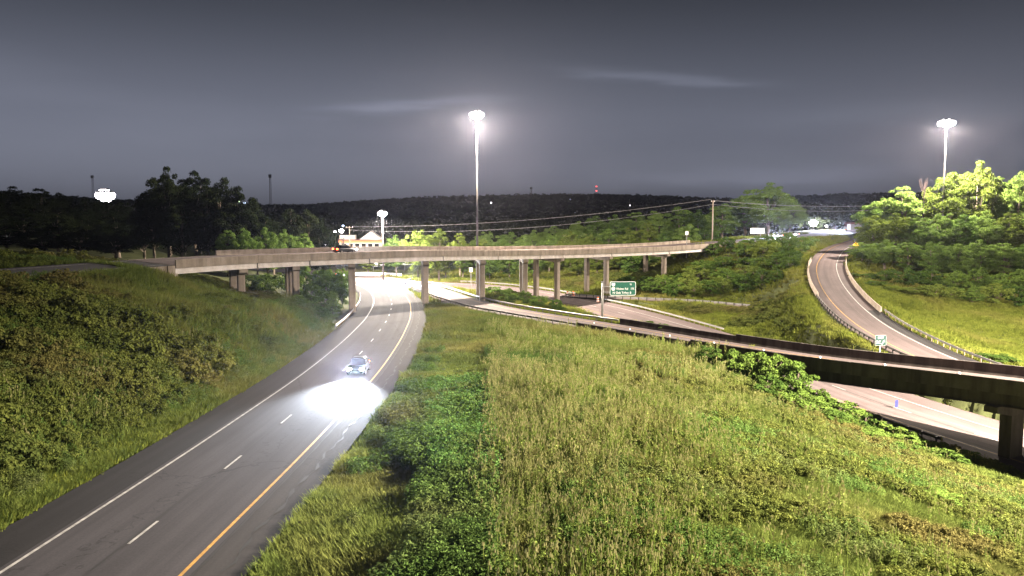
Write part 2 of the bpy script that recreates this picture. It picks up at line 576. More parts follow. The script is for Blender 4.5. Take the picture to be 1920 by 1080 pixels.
# main road, driving towards the far end
MAIN_XY = [(-17.3, 12), (-17.0, 22), (-16.9, 34), (-16.75, 48), (-16.75, 60), (-17.0, 82), (-17.9, 103), (-19.2, 123),
           (-21.2, 146), (-25.4, 179), (-31.5, 211), (-39.5, 240), (-52, 272), (-72, 306), (-100, 338), (-150, 372)]
def main_drop(y):
    return 13.47 + 0.0281 * y if y < 240 else 13.47 + 0.0281 * 240 + 0.018 * (y - 240)
MAIN = Path([(x, y, HC - main_drop(y)) for x, y in MAIN_XY])
# ramp that leaves the main road and crosses the lower highway; centre line
FLY = Path(XYD((-62, 306, 21.8), (-44, 282, 21.2), (-33, 258, 20.5), (-21.5, 222, 19.7), (-12.5, 188, 18.75), (-4.7, 164.4, 18.1), (2.5, 152.5, 18.05),
               (14, 136.0, 18.0), (28.4, 115.5, 18.05), (38.0, 101.7, 17.85), (49.0, 86.0, 17.10), (60, 70, 16.45), (72, 52, 15.95)))
# overpass: centre line, from the left edge of the picture to the far right
_near = [(-73, 88, 7.1), (-60.5, 103, 7.0), (-48.2, 122, 6.62), (-42.6, 132, 6.6), (-37.6, 140, 6.75), (-28.0, 151, 6.85), (-17.4, 164, 7.1), (-6.8, 178, 7.65),
         (4.8, 192, 8.2), (23.9, 212, 8.7), (40.3, 226, 8.75), (54.4, 238, 8.45), (88, 272, 7.7), (128, 330, 7.4), (172, 402, 7.6), (215, 470, 8.0)]
_np = catmull([(x, y, HC - d) for x, y, d in _near], 4.0)
_nd = np.gradient(_np[:, :2], axis=0)
_nd /= np.linalg.norm(_nd, axis=1)[:, None]
OVW = 5.3                                     # half width of the overpass deck
_c = _np.copy()
_c[:, 0] += -_nd[:, 1] * OVW
_c[:, 1] += _nd[:, 0] * OVW
_c[:, 2] += 0.05 * OVW - 0.82                 # road surface at the centre
OVER = Path([tuple(q) for q in _c[::3]], bank=0.05)
# lower highway
HWY = Path(XYD((-60, 272, 20.6), (-30, 250, 20.4), (-12, 237, 20.2), (2.5, 222, 20.4), (13, 205, 20.9), (22.5, 187, 21.5), (32.5, 160, 22.3),
               (39.8, 135, 23.1), (44.8, 112, 23.6), (50.3, 94, 24.1), (58, 74, 24.6), (68, 52, 25.2)))
# exit ramp on the right, from the far end towards the camera
RAMP = Path(XYD((215, 470, 9.3), (160, 378, 9.5), (128, 312, 9.7), (100, 260, 10.5), (79.5, 214, 12.1), (69.8, 187, 14.1), (63, 162, 16.1), (59.8, 143, 18.0),
                (58.6, 127, 19.2), (59.3, 114, 20.2), (62.5, 100, 21.4), (70, 82, 23.0), (82, 60, 24.8)), bank=0.02)
# small side road beyond the highway
SIDE = Path(XYD((13, 214, 20.6), (30, 203, 20.4), (44, 197, 20.5), (57, 188, 20.9)))

S_OV0 = OVER.nearest_s(*( -48.2 - 4.2, 122 + 3.2))     # bridge ends (stations)
S_OV1 = pix_s(OVER, 1318)
S_FLY0 = FLY.nearest_s(27.0, 117.5)
S_FBAR = FLY.nearest_s(13.5, 136.7)          # start of its barriers

# ------------------------------------------------------------------ ground
ROADS = [  # path, offset left, offset right, first and last station on the ground
    (MAIN, -6.9, 6.5, 0, MAIN.len), (FLY, -4.9, 4.9, 0, S_FLY0 + 2), (OVER, -5.4, 5.3, 0, S_OV0 - 9), (OVER, -5.6, 5.8, S_OV1 + 1, OVER.len),
    (HWY, -7.6, 7.2, 0, HWY.len), (RAMP, -4.6, 4.9, 0, RAMP.len), (SIDE, -2.6, 2.8, 0, SIDE.len)]
CTRL = [(3, 31, 13.0), (10, 45, 15.0), (26, 45, 18.8), (20, 58, 17.8), (5, 70, 15.6), (12, 66, 16.4), (-4, 50, 14.6), (-5, 100, 16.4), (6, 108, 17.0),
        (-3, 130, 17.6), (18, 102, 17.5), (23, 96, 18.6), (29, 85, 20.4), (32, 92, 21.2), (36, 78, 23.0), (41, 74, 24.6), (35, 60, 21.5), (42, 48, 23), (14, 20, 14), (-5, 20, 12.8), (0, 4, 12.5), (30, 10, 17),
        (-35, 60, 10.9), (-42, 80, 9.2), (-50, 85, 8.5), (-35, 100, 12.0), (-30, 115, 13.5), (-44, 110, 11.2), (-42, 121, 12.2), (-39, 108, 12.4), (-36, 133, 13.8), (-50, 100, 9.4), (-31, 142, 15.6), (-60, 60, 8), (-40, 40, 10.5), (-45, 15, 9), (-80, 40, 6),
        (-90, 120, 8), (-120, 200, 9), (-80, 190, 11), (-60, 172, 12.5), (-200, 250, 6), (-140, 300, 9), (-70, 240, 17), (-48, 190, 15.5), (-250, 400, 2), (-120, 60, 6), (-200, 100, 5),
        (-12, 172, 18.2), (-4, 183, 18.0), (2, 196, 19.2), (32, 214, 20.4), (46, 209, 19.8), (-10, 262, 21), (20, 280, 20), (52, 262, 15), (52, 246, 11.6), (62, 230, 13.5), (60, 214, 17.5), (47, 228, 16),
        (0, 330, 21), (-60, 340, 23), (60, 330, 14), (20, 380, 20), (100, 330, 9.4), (-120, 420, 20), (30, 450, 22), (120, 450, 13), (-20, 420, 22),
        (40, 182, 21.4), (48, 168, 21.6), (50, 150, 21.4), (46, 178, 21.4),
        (78, 130, 22.4), (71, 160, 18.6), (100, 165, 19.6), (110, 180, 18.2), (130, 215, 13), (160, 240, 7), (200, 200, 8), (150, 160, 17), (100, 110, 23.8), (80, 95, 24.6), (120, 80, 25),
        (95, 215, 13), (88, 195, 15.5), (150, 310, 8.5), (230, 290, 3), (260, 400, 2), (200, 120, 18), (220, 330, 6), (120, 265, 10), (250, 60, 22)]
def gridline(lo, flo, fhi, hi, step, grow):
    a = list(np.arange(flo, fhi + 1e-6, step))
    s = step; x = fhi
    while x < hi:
        s *= grow; x += s; a.append(x)
    s = step; x = flo
    while x > lo:
        s *= grow; x -= s; a.insert(0, x)
    return np.array(a)
GX = gridline(-2300, -75, 120, 2300, 1.0, 1.06)
GY = gridline(-300, 16, 245, 2500, 1.0, 1.055)
XX, YY = np.meshgrid(GX, GY)
fx, fy = XX.ravel(), YY.ravel()
ctl = [(x, y, HC - d) for x, y, d in CTRL]
for (p, o1, o2, a, b) in ROADS:
    for q in p.stations(a, b, 11):
        for of in (o1 - 0.6, o2 + 0.6):
            w = p.pt(q, of)
            ctl.append((w.x, w.y, w.z - 0.25))
ctl = np.array(ctl)
# drop near-duplicates
keep = []
for i in range(len(ctl)):
    if all((ctl[i, 0] - ctl[j, 0]) ** 2 + (ctl[i, 1] - ctl[j, 1]) ** 2 > 9 for j in keep):
        keep.append(i)
ctl = ctl[keep]
cn = len(ctl)
A = np.zeros((cn + 3, cn + 3))
A[:cn, :cn] = np.sqrt((ctl[:, None, 0] - ctl[None, :, 0]) ** 2 + (ctl[:, None, 1] - ctl[None, :, 1]) ** 2 + 4.0)
A[:cn, cn] = 1; A[:cn, cn + 1] = ctl[:, 0]; A[:cn, cn + 2] = ctl[:, 1]
A[cn:, :cn] = A[:cn, cn:].T
A[:cn, :cn] -= np.eye(cn) * 0.3
rhs = np.concatenate([ctl[:, 2], [0, 0, 0]])
wts = np.linalg.solve(A, rhs)
def rbf(x, y):
    out = np.empty_like(x)
    for i in range(0, len(x), 20000):
        xs, ys = x[i:i + 20000], y[i:i + 20000]
        r = np.sqrt((xs[:, None] - ctl[None, :, 0]) ** 2 + (ys[:, None] - ctl[None, :, 1]) ** 2 + 4.0)
        out[i:i + 20000] = r @ wts[:cn] + wts[cn] + wts[cn + 1] * xs + wts[cn + 2] * ys
    return out
def smooth(e0, e1, x):
    t = np.clip((x - e0) / (e1 - e0), 0, 1)
    return t * t * (3 - 2 * t)
def vnoise(x, y, sc, seed):
    """smooth value noise on an array"""
    x = x / sc + seed * 17.3; y = y / sc + seed * 5.7
    xi, yi = np.floor(x), np.floor(y)
    u, v = x - xi, y - yi
    u, v = u * u * (3 - 2 * u), v * v * (3 - 2 * v)
    def h(a, b):
        n = np.sin(a * 127.1 + b * 311.7 + seed * 74.7) * 43758.5453
        return n - np.floor(n)
    return (h(xi, yi) * (1 - u) + h(xi + 1, yi) * u) * (1 - v) + (h(xi, yi + 1) * (1 - u) + h(xi + 1, yi + 1) * u) * v
rr = np.hypot(fx - 20, fy - 150)
near_z = np.clip(rbf(np.clip(fx, -300, 300), np.clip(fy, -40, 460)), HC - 27, HC + 5)
far_z = HC - 17 + 4 * (vnoise(fx, fy, 350, 1) - 0.5)
R0 = np.hypot(fx, fy)
ang = np.arctan2(fx, np.maximum(fy, 1))
ridge = 34 + 9 * np.sin(ang * 9 + 1.0) + 10 * (vnoise(fx, fy, 260, 3) - 0.5) - 3 * np.cos(ang * 4)
far_z = far_z + smooth(900, 1900, R0) * ridge
far_z = far_z + smooth(700, 1000, R0) * smooth(0.22, 0.40, ang) * 16
mixf = smooth(280, 620, rr)
gz = near_z * (1 - mixf) + far_z * mixf
gz += (vnoise(fx, fy, 5, 2) - 0.5) * 0.5 + (vnoise(fx, fy, 2.2, 4) - 0.5) * 0.22
RD = np.full(len(fx), 1e9)      # distance beyond the edge of the nearest road
RZ = np.zeros(len(fx))
BD = np.full(len(fx), 1e9)      # distance beyond the edge of a bridge deck
def road_dist(p, a, b, o1, o2, x, y):
    st = np.array(p.stations(a, b, 2.0))
    px = np.interp(st, p.s, p.p[:, 0]); py = np.interp(st, p.s, p.p[:, 1]); pz = np.interp(st, p.s, p.p[:, 2])
    nx = np.interp(st, p.s, p.n[:, 0]); ny = np.interp(st, p.s, p.n[:, 1])
    D = np.full(len(x), 1e9); Z = np.zeros(len(x))
    box = (x > px.min() - 40) & (x < px.max() + 40) & (y > py.min() - 40) & (y < py.max() + 40)
    idx = np.nonzero(box)[0]
    for i in range(0, len(idx), 20000):
        k = idx[i:i + 20000]
        dx = x[k][:, None] - px[None]; dy = y[k][:, None] - py[None]
        j = np.argmin(dx * dx + dy * dy, 1)
        m = np.arange(len(k))
        off = dx[m, j] * nx[j] + dy[m, j] * ny[j]
        along = np.abs(dx[m, j] * -ny[j] + dy[m, j] * nx[j])
        beyond = np.where(off > 0, off - o2, o1 - off)
        D[k] = np.where(along > 2.5, np.maximum(beyond, along - 1.5), beyond)
        offc = np.clip(off, o1, o2)
        Z[k] = pz[j] - p.bank * offc
    return D, Z
for (p, o1, o2, a, b) in ROADS:
    D, Z = road_dist(p, a, b, o1, o2, fx, fy)
    w = D < RD
    RZ = np.where(w, Z, RZ)
    RD = np.where(w, D, RD)
for (p, o1, o2, a, b) in ((OVER, -5.5, 5.5, S_OV0, S_OV1), (FLY, -4.4, 4.4, S_FLY0, FLY.len)):
    D, Z = road_dist(p, a, b, o1, o2, fx, fy)
    BD = np.minimum(BD, D)
bl = smooth(0.6, 7.0, RD)
gz = (RZ - 0.22) * (1 - bl) + gz * bl
gz = np.where(RD < 0.4, RZ - 0.25, gz)
GZ = gz.reshape(XX.shape)
RDg, BDg = RD.reshape(XX.shape), BD.reshape(XX.shape)
def sample(grid, x, y):
    x = np.atleast_1d(np.asarray(x, float)); y = np.atleast_1d(np.asarray(y, float))
    i = np.clip(np.searchsorted(GX, x) - 1, 0, len(GX) - 2)
    j = np.clip(np.searchsorted(GY, y) - 1, 0, len(GY) - 2)
    u = np.clip((x - GX[i]) / (GX[i + 1] - GX[i]), 0, 1); v = np.clip((y - GY[j]) / (GY[j + 1] - GY[j]), 0, 1)
    return (grid[j, i] * (1 - u) + grid[j, i + 1] * u) * (1 - v) + (grid[j + 1, i] * (1 - u) + grid[j + 1, i + 1] * u) * v
def G(x, y):
    return float(sample(GZ, x, y)[0])
nx_, ny_ = len(GX), len(GY)
ii = (np.arange(ny_ - 1)[:, None] * nx_ + np.arange(nx_ - 1)[None, :]).ravel()
me = bpy.data.meshes.new('ground')
vv = np.stack([fx, fy, gz], 1)
ff = np.stack([ii, ii + 1, ii + nx_ + 1, ii + nx_], 1)
me.from_pydata(vv.tolist(), [], ff.tolist())
me.polygons.foreach_set('use_smooth', [True] * len(me.polygons))
ground = structure(obj('ground', me, M_SOIL))

# ------------------------------------------------------------------ roads
def road_part(parent, name, path, o1, o2, dz, mat, a=None, b=None, cols=1, step=2.0):
    v, f = path.sheet(o1, o2, dz, a, b, cols, step)
    return obj(name, mesh(name, v, f), mat, parent)
def dashes(parent, path, off, s0, s1, dz, length=3.05, period=12.19, w=0.07, mat=M_WHITE):
    q = s0
    while q + length < s1:
        road_part(parent, 'lane_dash', path, off - w, off + w, dz, mat, q, q + length, 1, 1.0)
        q += period
# main road
v, f = MAIN.sheet(-4.0, 4.05, 0, cols=4)
main_road = structure(obj('main_road', mesh('main_road', v, f), M_ASPH))
road_part(main_road, 'shoulder', MAIN, -6.7, -4.0, 0.0, M_SHLD, cols=2)
road_part(main_road, 'shoulder', MAIN, 4.05, 6.3, 0.0, M_SHLD2, cols=2)
road_part(main_road, 'edge_line', MAIN, -3.76, -3.60, 0.006, M_WHITE)
road_part(main_road, 'edge_line', MAIN, 3.60, 3.76, 0.006, M_YELL)
road_part(main_road, 'joint', MAIN, -0.18, -0.12, 0.005, M_SEAM)
road_part(main_road, 'joint', MAIN, lambda q: 5.15 + 0.12 * math.sin(q * 0.9) + 0.08 * math.sin(q * 2.3), lambda q: 5.24 + 0.12 * math.sin(q * 0.9) + 0.10 * math.sin(q * 2.6), 0.005, M_SEAM, step=0.7)
road_part(main_road, 'joint', MAIN, lambda q: 4.1, lambda q: 4.2 + 0.03 * math.sin(q * 1.7), 0.005, M_SEAM, step=1)
_s38 = MAIN.nearest_s(-17, 38.3)
dashes(main_road, MAIN, 0.0, _s38 - 1.5 - 12.19, MAIN.nearest_s(-39.5, 240), 0.010, w=0.07)

# ramp road (the at-grade part and the deck of the flyover share one pavement)
v, f = FLY.sheet(-4.1, 4.1, -0.05, cols=3)
ramp_road = structure(obj('flyover_ramp_road', mesh('flyover_ramp_road', v, f), M_CONC_ROAD))
road_part(ramp_road, 'edge_line', FLY, 2.35, 2.50, -0.044, M_WHITE, pix_s(FLY, 820))
road_part(ramp_road, 'edge_line', FLY, -2.50, -2.35, -0.044, M_YELL, pix_s(FLY, 820))
# overpass approach roads
for (a, b, nm) in ((0, S_OV0 - 0.4, 'overpass_approach_road'), (S_OV1 + 0.4, OVER.len, 'overpass_departure_road')):
    v, f = OVER.sheet(-5.2, 5.2, 0, a, b, cols=2)
    rd = structure(obj(nm, mesh(nm, v, f), M_ASPH if nm[9] == 'a' else M_CONC_ROAD))
    road_part(rd, 'edge_line', OVER, 3.55, 3.75, 0.006, M_WHITE, a, b)
    road_part(rd, 'edge_line', OVER, -3.75, -3.55, 0.006, M_WHITE, a, b)
# lower highway
v, f = HWY.sheet(-7.3, 6.9, 0, cols=4)
hwy = structure(obj('lower_highway', mesh('lower_highway', v, f), M_CONC_ROAD))
road_part(hwy, 'edge_line', HWY, -3.95, -3.78, 0.006, M_WHITE)
road_part(hwy, 'edge_line', HWY, 4.25, 4.40, 0.006, M_YELL)
road_part(hwy, 'joint', HWY, 0.10, 0.24, 0.005, M_SEAM)
dashes(hwy, HWY, 0.0, HWY.nearest_s(47.6, 103.5) - 12.19 * 8, HWY.len, 0.010, w=0.08)
# exit ramp
v, f = RAMP.sheet(-4.3, 4.5, 0, cols=3)
exit_ramp = structure(obj('exit_ramp', mesh('exit_ramp', v, f), M_CONC_ROAD))
road_part(exit_ramp, 'edge_line', RAMP, 2.35, 2.52, 0.006, M_YELL)
road_part(exit_ramp, 'edge_line', RAMP, -2.10, -1.92, 0.006, M_WHITE)
_b = RAMP.nearest_s(61, 150)
road_part(exit_ramp, 'shoulder', RAMP, -4.25, -2.3, 0.004, M_SHLD2, _b, RAMP.len)
v, f = SIDE.sheet(-2.4, 2.4, 0, cols=1)
side_road = structure(obj('side_road', mesh('side_road', v, f), M_CONC_ROAD))

# ------------------------------------------------------------------ guard rails and barriers
WBEAM = [(0.0, 0.42), (0.05, 0.45), (0.05, 0.52), (0.0, 0.56), (0.0, 0.61), (0.05, 0.65), (0.05, 0.72), (0.0, 0.75), (-0.03, 0.74), (-0.03, 0.43)]
_pm = MB().box((0, 0, 0.30), (0.13, 0.13, 0.9))
_post_me = {}
def guardrail(path, off, a, b, face, label, mat=M_GALV, pmat=M_WOODPOST, step=1.905, dz=0.0, group=None):
    """face +1: the beam looks towards the right of travel"""
    p0 = path.pt((a + b) / 2, off, dz)
    root = empty('guardrail')
    tag(root, label, 'guardrail', group)
    v, f = path.sweep(WBEAM, off, dz, a, b, 1.9, flip=face)
    obj('beam', mesh('beam', v, f, False), mat, root)
    key = pmat.name
    if key not in _post_me:
        m_ = mesh('guardrail_post', _pm.v, _pm.f)
        m_.materials.append(pmat)
        _post_me[key] = m_
    q = a + 0.4
    while q < b:
        d = path.dirn(q)
        o = bpy.data.objects.new('post', _post_me[key])
        C.objects.link(o)
        o.parent = root
        o.location = path.pt(q, off - face * 0.12, dz)
        o.rotation_euler = (0, 0, math.atan2(d.y, d.x))
        q += step
    return root
JERSEY = [(-0.22, 0.0), (-0.16, 0.22), (-0.09, 0.34), (-0.07, 0.82), (0.07, 0.82), (0.09, 0.34), (0.16, 0.22), (0.22, 0.0)]
def barrier(path, off, a, b, label, mat=M_CONC, dz=0.0, h=1.0, seg=6.0, name='concrete_barrier'):
    root = empty(name)
    tag(root, label, 'barrier')
    q = a
    pr = [(u, w * h / 0.82) for u, w in JERSEY]
    while q < b - 0.5:
        e = min(b, q + seg)
        v, f = path.sweep(pr, off, dz - 0.05, q + 0.015, e - 0.015, 2.0)
        obj('barrier_section', mesh('barrier_section', v, f), mat, root)
        q = e
    return root

guardrail(MAIN, -6.55, MAIN.nearest_s(-25, 124), MAIN.nearest_s(-33, 196), 1, 'pale curving guardrail beside the left pier, at the foot of the brushy hillside', M_GALV)
guardrail(FLY, 4.35, pix_s(FLY, 800) , S_FBAR - 0.2, -1, 'long guardrail on the near side of the ramp above the mown field', M_GALV_D, M_GALV_D, dz=-0.05)
guardrail(FLY, -4.35, FLY.nearest_s(-30, 252), S_FBAR - 0.2, 1, 'guardrail on the far side of the ramp that passes under the overpass', M_GALV, M_GALV_D, dz=-0.05)
guardrail(HWY, 6.9, HWY.nearest_s(36, 148), HWY.nearest_s(50.3, 90), -1, 'guardrail beside the lower highway, half hidden by shrubs', M_GALV_D, M_GALV_D)
guardrail(HWY, -7.3, HWY.nearest_s(16, 199), HWY.nearest_s(33, 158), 1, 'bright guardrail on the far side of the lower highway behind the big green sign', M_GALV, M_WOODPOST)
guardrail(HWY, -7.3, HWY.nearest_s(-20, 243), HWY.nearest_s(10, 210), 1, 'guardrail on the far side of the lower highway, seen between the overpass columns', M_GALV, M_WOODPOST)
guardrail(SIDE, 2.7, 2.0, SIDE.len - 1.0, -1, 'white guardrail along the narrow side road right of the big green sign', M_GALV, M_BLACK)
guardrail(RAMP, 4.6, RAMP.nearest_s(63, 162), RAMP.nearest_s(59.3, 112), -1, 'guardrail with dark posts on the left side of the exit ramp', M_GALV_D, M_BLACK)
guardrail(RAMP, -4.55, RAMP.nearest_s(60.5, 148), RAMP.nearest_s(66, 92), 1, 'pale guardrail on the right side of the exit ramp along the grassy field', M_GALV, M_WOODPOST)
guardrail(OVER, 5.3, S_OV1 + 1.5, OVER.nearest_s(90, 290), -1, 'bright guardrail on the right-hand approach of the overpass', M_GALV, M_WOODPOST)
barrier(RAMP, 4.3, RAMP.nearest_s(80, 215), RAMP.nearest_s(63, 162) - 0.3, 'concrete barrier on the left side of the exit ramp curve', M_CONC)
barrier(RAMP, -4.15, RAMP.nearest_s(80, 215), RAMP.nearest_s(60.5, 148) - 0.3, 'concrete barrier on the right side of the exit ramp curve', M_CONC)
FARB = Path([tuple(plane(655, 517.2)), tuple(plane(690, 517.6)), tuple(plane(730, 519)), tuple(plane(764, 521.5))])
_q = [tuple(p) for p in FARB.p[::4]]
FARB = Path([(x, y, G(x, y)) for x, y, z in _q])
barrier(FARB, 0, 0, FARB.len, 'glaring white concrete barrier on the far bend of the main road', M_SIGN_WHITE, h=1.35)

# ------------------------------------------------------------------ the overpass
over = empty('overpass_bridge')
tag(over, 'long curving overpass with tan concrete parapets and pale girders on columns', 'bridge')
bk = OVER.bank
v, f = OVER.sweep([(-5.25, 5.25 * bk), (5.25, -5.25 * bk), (5.25, -5.25 * bk - 0.25), (-5.25, 5.25 * bk - 0.25)], 0, 0, S_OV0, S_OV1, 2.0)
obj('deck', mesh('deck', v, f), M_CONC, over)
road_part(over, 'road_surface', OVER, -5.0, 5.0, 0.006, M_CONC_ROAD, S_OV0, S_OV1, cols=2)
# (photo column of the bent, direction of its cap in degrees or None for square to the bridge, columns)
BENTS = [(449, 118, 2, 1.1), (541, 112, 3, 1.1), (664, 101, 2, 1.25), (789, 98, 2, 1.15), (897, 97, 2, 1.15), (978, 94, 2, 1.15), (1025, None, 2, 1.1), (1115, None, 2, 1.1), (1223, None, 2, 1.1)]
ST = [S_OV0] + [pix_s(OVER, b[0]) for b in BENTS] + [S_OV1]
# parapets in panels between the joints; the abutment is skewed, so the far one begins later
_fe = [OVER.pt(q_, -5.22) for q_ in OVER.stations(S_OV0 - 5, S_OV1)]
S_FARP = OVER.stations(S_OV0 - 5, S_OV1)[int(np.argmin([abs(960 + FPX * p_.x / p_.y - 388) for p_ in _fe]))]
def panels(off, prof, name, flip, a, b):
    n = max(1, int(round((b - a) / 9.0)))
    for i in range(n):
        v, f = OVER.sweep(prof, off, 0, a + (b - a) * i / n + 0.02, a + (b - a) * (i + 1) / n - 0.02, 2.0, flip=flip)
        obj(name, mesh(name, v, f), M_CONC, over)
PARA = [(-0.20, 0.0), (0.02, 0.0), (0.02, -0.42), (0.20, -0.42), (0.20, 0.82), (-0.08, 0.82), (-0.10, 0.35)]
for k in range(len(ST) - 1):
    panels(5.22, PARA, 'parapet', 1, ST[k], ST[k + 1])
    a_far = max(ST[k], S_FARP)
    if ST[k + 1] - a_far > 1.5:
        panels(-5.22, PARA, 'parapet', -1, a_far, ST[k + 1])
IBEAM = [(-0.22, 0), (0.22, 0), (0.22, -0.10), (0.16, -0.16), (0.16, -0.78), (0.26, -0.86), (0.26, -1.02), (-0.26, -1.02), (-0.26, -0.86), (-0.09, -0.78), (-0.09, -0.16), (-0.22, -0.10)]
for k in range(len(ST) - 1):
    for off in (4.92, 1.6, -1.6, -4.92):
        v, f = OVER.sweep(IBEAM, off, -0.25, ST[k] + 0.14, ST[k + 1] - 0.14, 3.0)
        obj('girder', mesh('girder', v, f), M_GIRD, over)
for (px, deg, ncol, cw), st in zip(BENTS, ST[1:-1]):
    c = OVER.pt(st, 0, 0)
    d = OVER.dirn(st)
    if deg is None:
        cd = Vector((-d.y, d.x, 0))
        half = 5.0
        colo = (-3.3, 3.3)
    else:
        a_ = math.radians(deg)
        cd = Vector((math.cos(a_), math.sin(a_), 0))
        sn = abs(cd.cross(d).z)
        half = min(8.0, 4.9 / max(sn, 0.3))
        colo = (-half * 0.62, half * 0.62) if ncol == 2 else (-half * 0.8, 0, half * 0.8)
    rz = math.atan2(cd.y, cd.x)
    slope = cd.dot(Vector((-d.y, d.x, 0))) * bk
    ztop = c.z - 0.25 - 1.02
    capd = 1.0
    # cap beam follows the cross fall of the deck, ends cut back underneath
    poly = [(-half, -slope * half), (half, slope * half), (half, slope * half - capd * 0.55), (half - 1.4, -capd + slope * half), (-half + 1.4, -capd - slope * half), (-half, -slope * half - capd * 0.55)]
    MB().prism(poly, -0.6, 0.6).build('pier_cap', M_CONC, over, loc=(c.x, c.y, ztop - 0.012), rz=rz)
    for co in colo:
        p = Vector((c.x, c.y, 0)) + cd * co
        zt = ztop - capd + slope * co + 0.1
        zb = G(p.x, p.y) - 0.5
        h = zt - zb
        m = MB()
        w = cw * 0.5
        ch = 0.12
        oc = [(-w, -w + ch), (-w + ch, -w), (w - ch, -w), (w, -w + ch), (w, w - ch), (w - ch, w), (-w + ch, w), (-w, w - ch)]
        vv_ = [(x, y, 0) for x, y in oc] + [(x, y, h) for x, y in oc]
        ff_ = [tuple(range(7, -1, -1)), tuple(range(8, 16))] + [(i, (i + 1) % 8, (i + 1) % 8 + 8, i + 8) for i in range(8)]
        m.add(vv_, ff_)
        m.build('column', M_CONC, over, loc=(p.x, p.y, zb), rz=rz)
for st, sg in ((S_OV0, -1), (S_OV1, 1)):
    c = OVER.pt(st, 0, 0)
    d = OVER.dirn(st)
    m = MB()
    m.box((sg * 0.75, 0, -1.6), (1.2, 10.9, 2.7))
    m.box((sg * 0.2, 0, -2.2), (1.2, 10.5, 1.6))
    m.build('abutment', M_CONC, over, loc=(c.x, c.y, c.z - 0.02), rz=math.atan2(d.y, d.x))

for off in (-5.0, 5.0):
    v, f = OVER.sweep([(-0.18, -0.02), (0.18, -0.02), (0.18, -3.2), (-0.18, -3.2)], off, 0, S_OV0 - 11, S_OV0 - 0.2, 2.0)
    obj('wing_wall', mesh('wing_wall', v, f), M_CONC, over)
v, f = OVER.sweep([(-4.7, 4.7 * bk - 0.03), (4.7, -4.7 * bk - 0.03), (4.7, -3.0), (-4.7, -3.0)], 0, 0, S_OV0 - 11, S_OV0 - 0.3, 2.0)
obj('approach_fill', mesh('approach_fill', v, f), M_SOIL, over)

# ------------------------------------------------------------------ the flyover on the right
fly = empty('flyover_bridge')
tag(fly, 'dark stained flyover crossing the lower highway, on a pier at the right edge', 'bridge')
S_FE = FLY.len
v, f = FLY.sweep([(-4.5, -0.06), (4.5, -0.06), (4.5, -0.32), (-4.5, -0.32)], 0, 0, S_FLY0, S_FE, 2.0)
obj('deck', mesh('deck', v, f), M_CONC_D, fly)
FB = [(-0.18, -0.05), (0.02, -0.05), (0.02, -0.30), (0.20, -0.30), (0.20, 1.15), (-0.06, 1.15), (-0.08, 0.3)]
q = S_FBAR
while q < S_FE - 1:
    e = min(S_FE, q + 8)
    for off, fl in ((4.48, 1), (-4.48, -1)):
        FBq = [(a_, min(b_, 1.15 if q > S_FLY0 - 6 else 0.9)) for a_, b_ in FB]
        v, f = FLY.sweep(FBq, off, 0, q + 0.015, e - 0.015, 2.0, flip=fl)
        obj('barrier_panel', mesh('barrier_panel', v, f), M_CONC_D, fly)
    p = FLY.pt(q + 4, 4.48, 1.15)
    MB().box((0, 0, 0.07), (0.14, 0.22, 0.14)).build('reflector', M_SIGN_WHITE, fly, loc=p)
    q = e
PG = [(-0.25, 0), (0.25, 0), (0.25, -0.05), (0.03, -0.05), (0.03, -1.30), (0.28, -1.30), (0.28, -1.36), (-0.28, -1.36), (-0.28, -1.30), (-0.03, -1.30), (-0.03, -0.05), (-0.25, -0.05)]
for off in (3.6, 0, -3.6):
    v, f = FLY.sweep(PG, off, -0.33, S_FLY0 + 0.6, S_FE, 3.0)
    obj('girder', mesh('girder', v, f), M_STEEL_D, fly)
st = FLY.nearest_s(49.8, 84.0)
c = FLY.pt(st, 0, 0); d = FLY.dirn(st)
rz = math.atan2(-d.x, d.y) + PI
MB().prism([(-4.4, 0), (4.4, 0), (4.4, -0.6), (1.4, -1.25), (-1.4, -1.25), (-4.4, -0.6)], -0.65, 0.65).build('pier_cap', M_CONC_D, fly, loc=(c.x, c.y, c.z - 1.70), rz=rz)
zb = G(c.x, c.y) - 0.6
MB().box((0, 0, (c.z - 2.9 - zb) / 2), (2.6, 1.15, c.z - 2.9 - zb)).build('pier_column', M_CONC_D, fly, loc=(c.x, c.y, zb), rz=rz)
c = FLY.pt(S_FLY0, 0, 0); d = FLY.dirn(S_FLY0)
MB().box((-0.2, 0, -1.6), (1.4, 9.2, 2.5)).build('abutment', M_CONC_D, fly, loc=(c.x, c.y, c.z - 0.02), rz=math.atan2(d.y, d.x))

# ------------------------------------------------------------------ high masts
def spot(parent, loc, power, col, size_deg, rot=(0, 0, 0), radius=0.4, blend=0.25, name='lamp_light'):
    ld = bpy.data.lights.new(name, 'SPOT')
    ld.energy = power
    ld.color = col
    ld.spot_size = math.radians(size_deg)
    ld.spot_blend = blend
    ld.shadow_soft_size = radius
    o = bpy.data.objects.new(name, ld)
    C.objects.link(o)
    o.parent = parent
    o.location = loc
    o.rotation_euler = rot
    return o
_lum = MB()
_lum.prism([(-0.32, 0.02), (0.32, 0.02), (0.26, 0.26), (0.10, 0.38), (-0.10, 0.38), (-0.26, 0.26)], -0.28, 0.28)
LUM_ME = mesh('luminaire', _lum.v, _lum.f); LUM_ME.materials.append(M_GALV)
_ln = MB()
for ring_z, r1, r2 in ((0.0, 0.30, 0.24), (-0.22, 0.24, 0.05)):
    pass
_ln.tube([(0, 0, 0.015), (0, 0, -0.25), (0, 0, -0.6), (0, 0, -0.85), (0, 0, -0.98)], [0.38, 0.52, 0.50, 0.32, 0.08], 12)  # lens oversized so its shape gives the round blob of glare
LENS_ME = mesh('lens', _ln.v, _ln.f, True); LENS_ME.materials.append(M_LAMP)
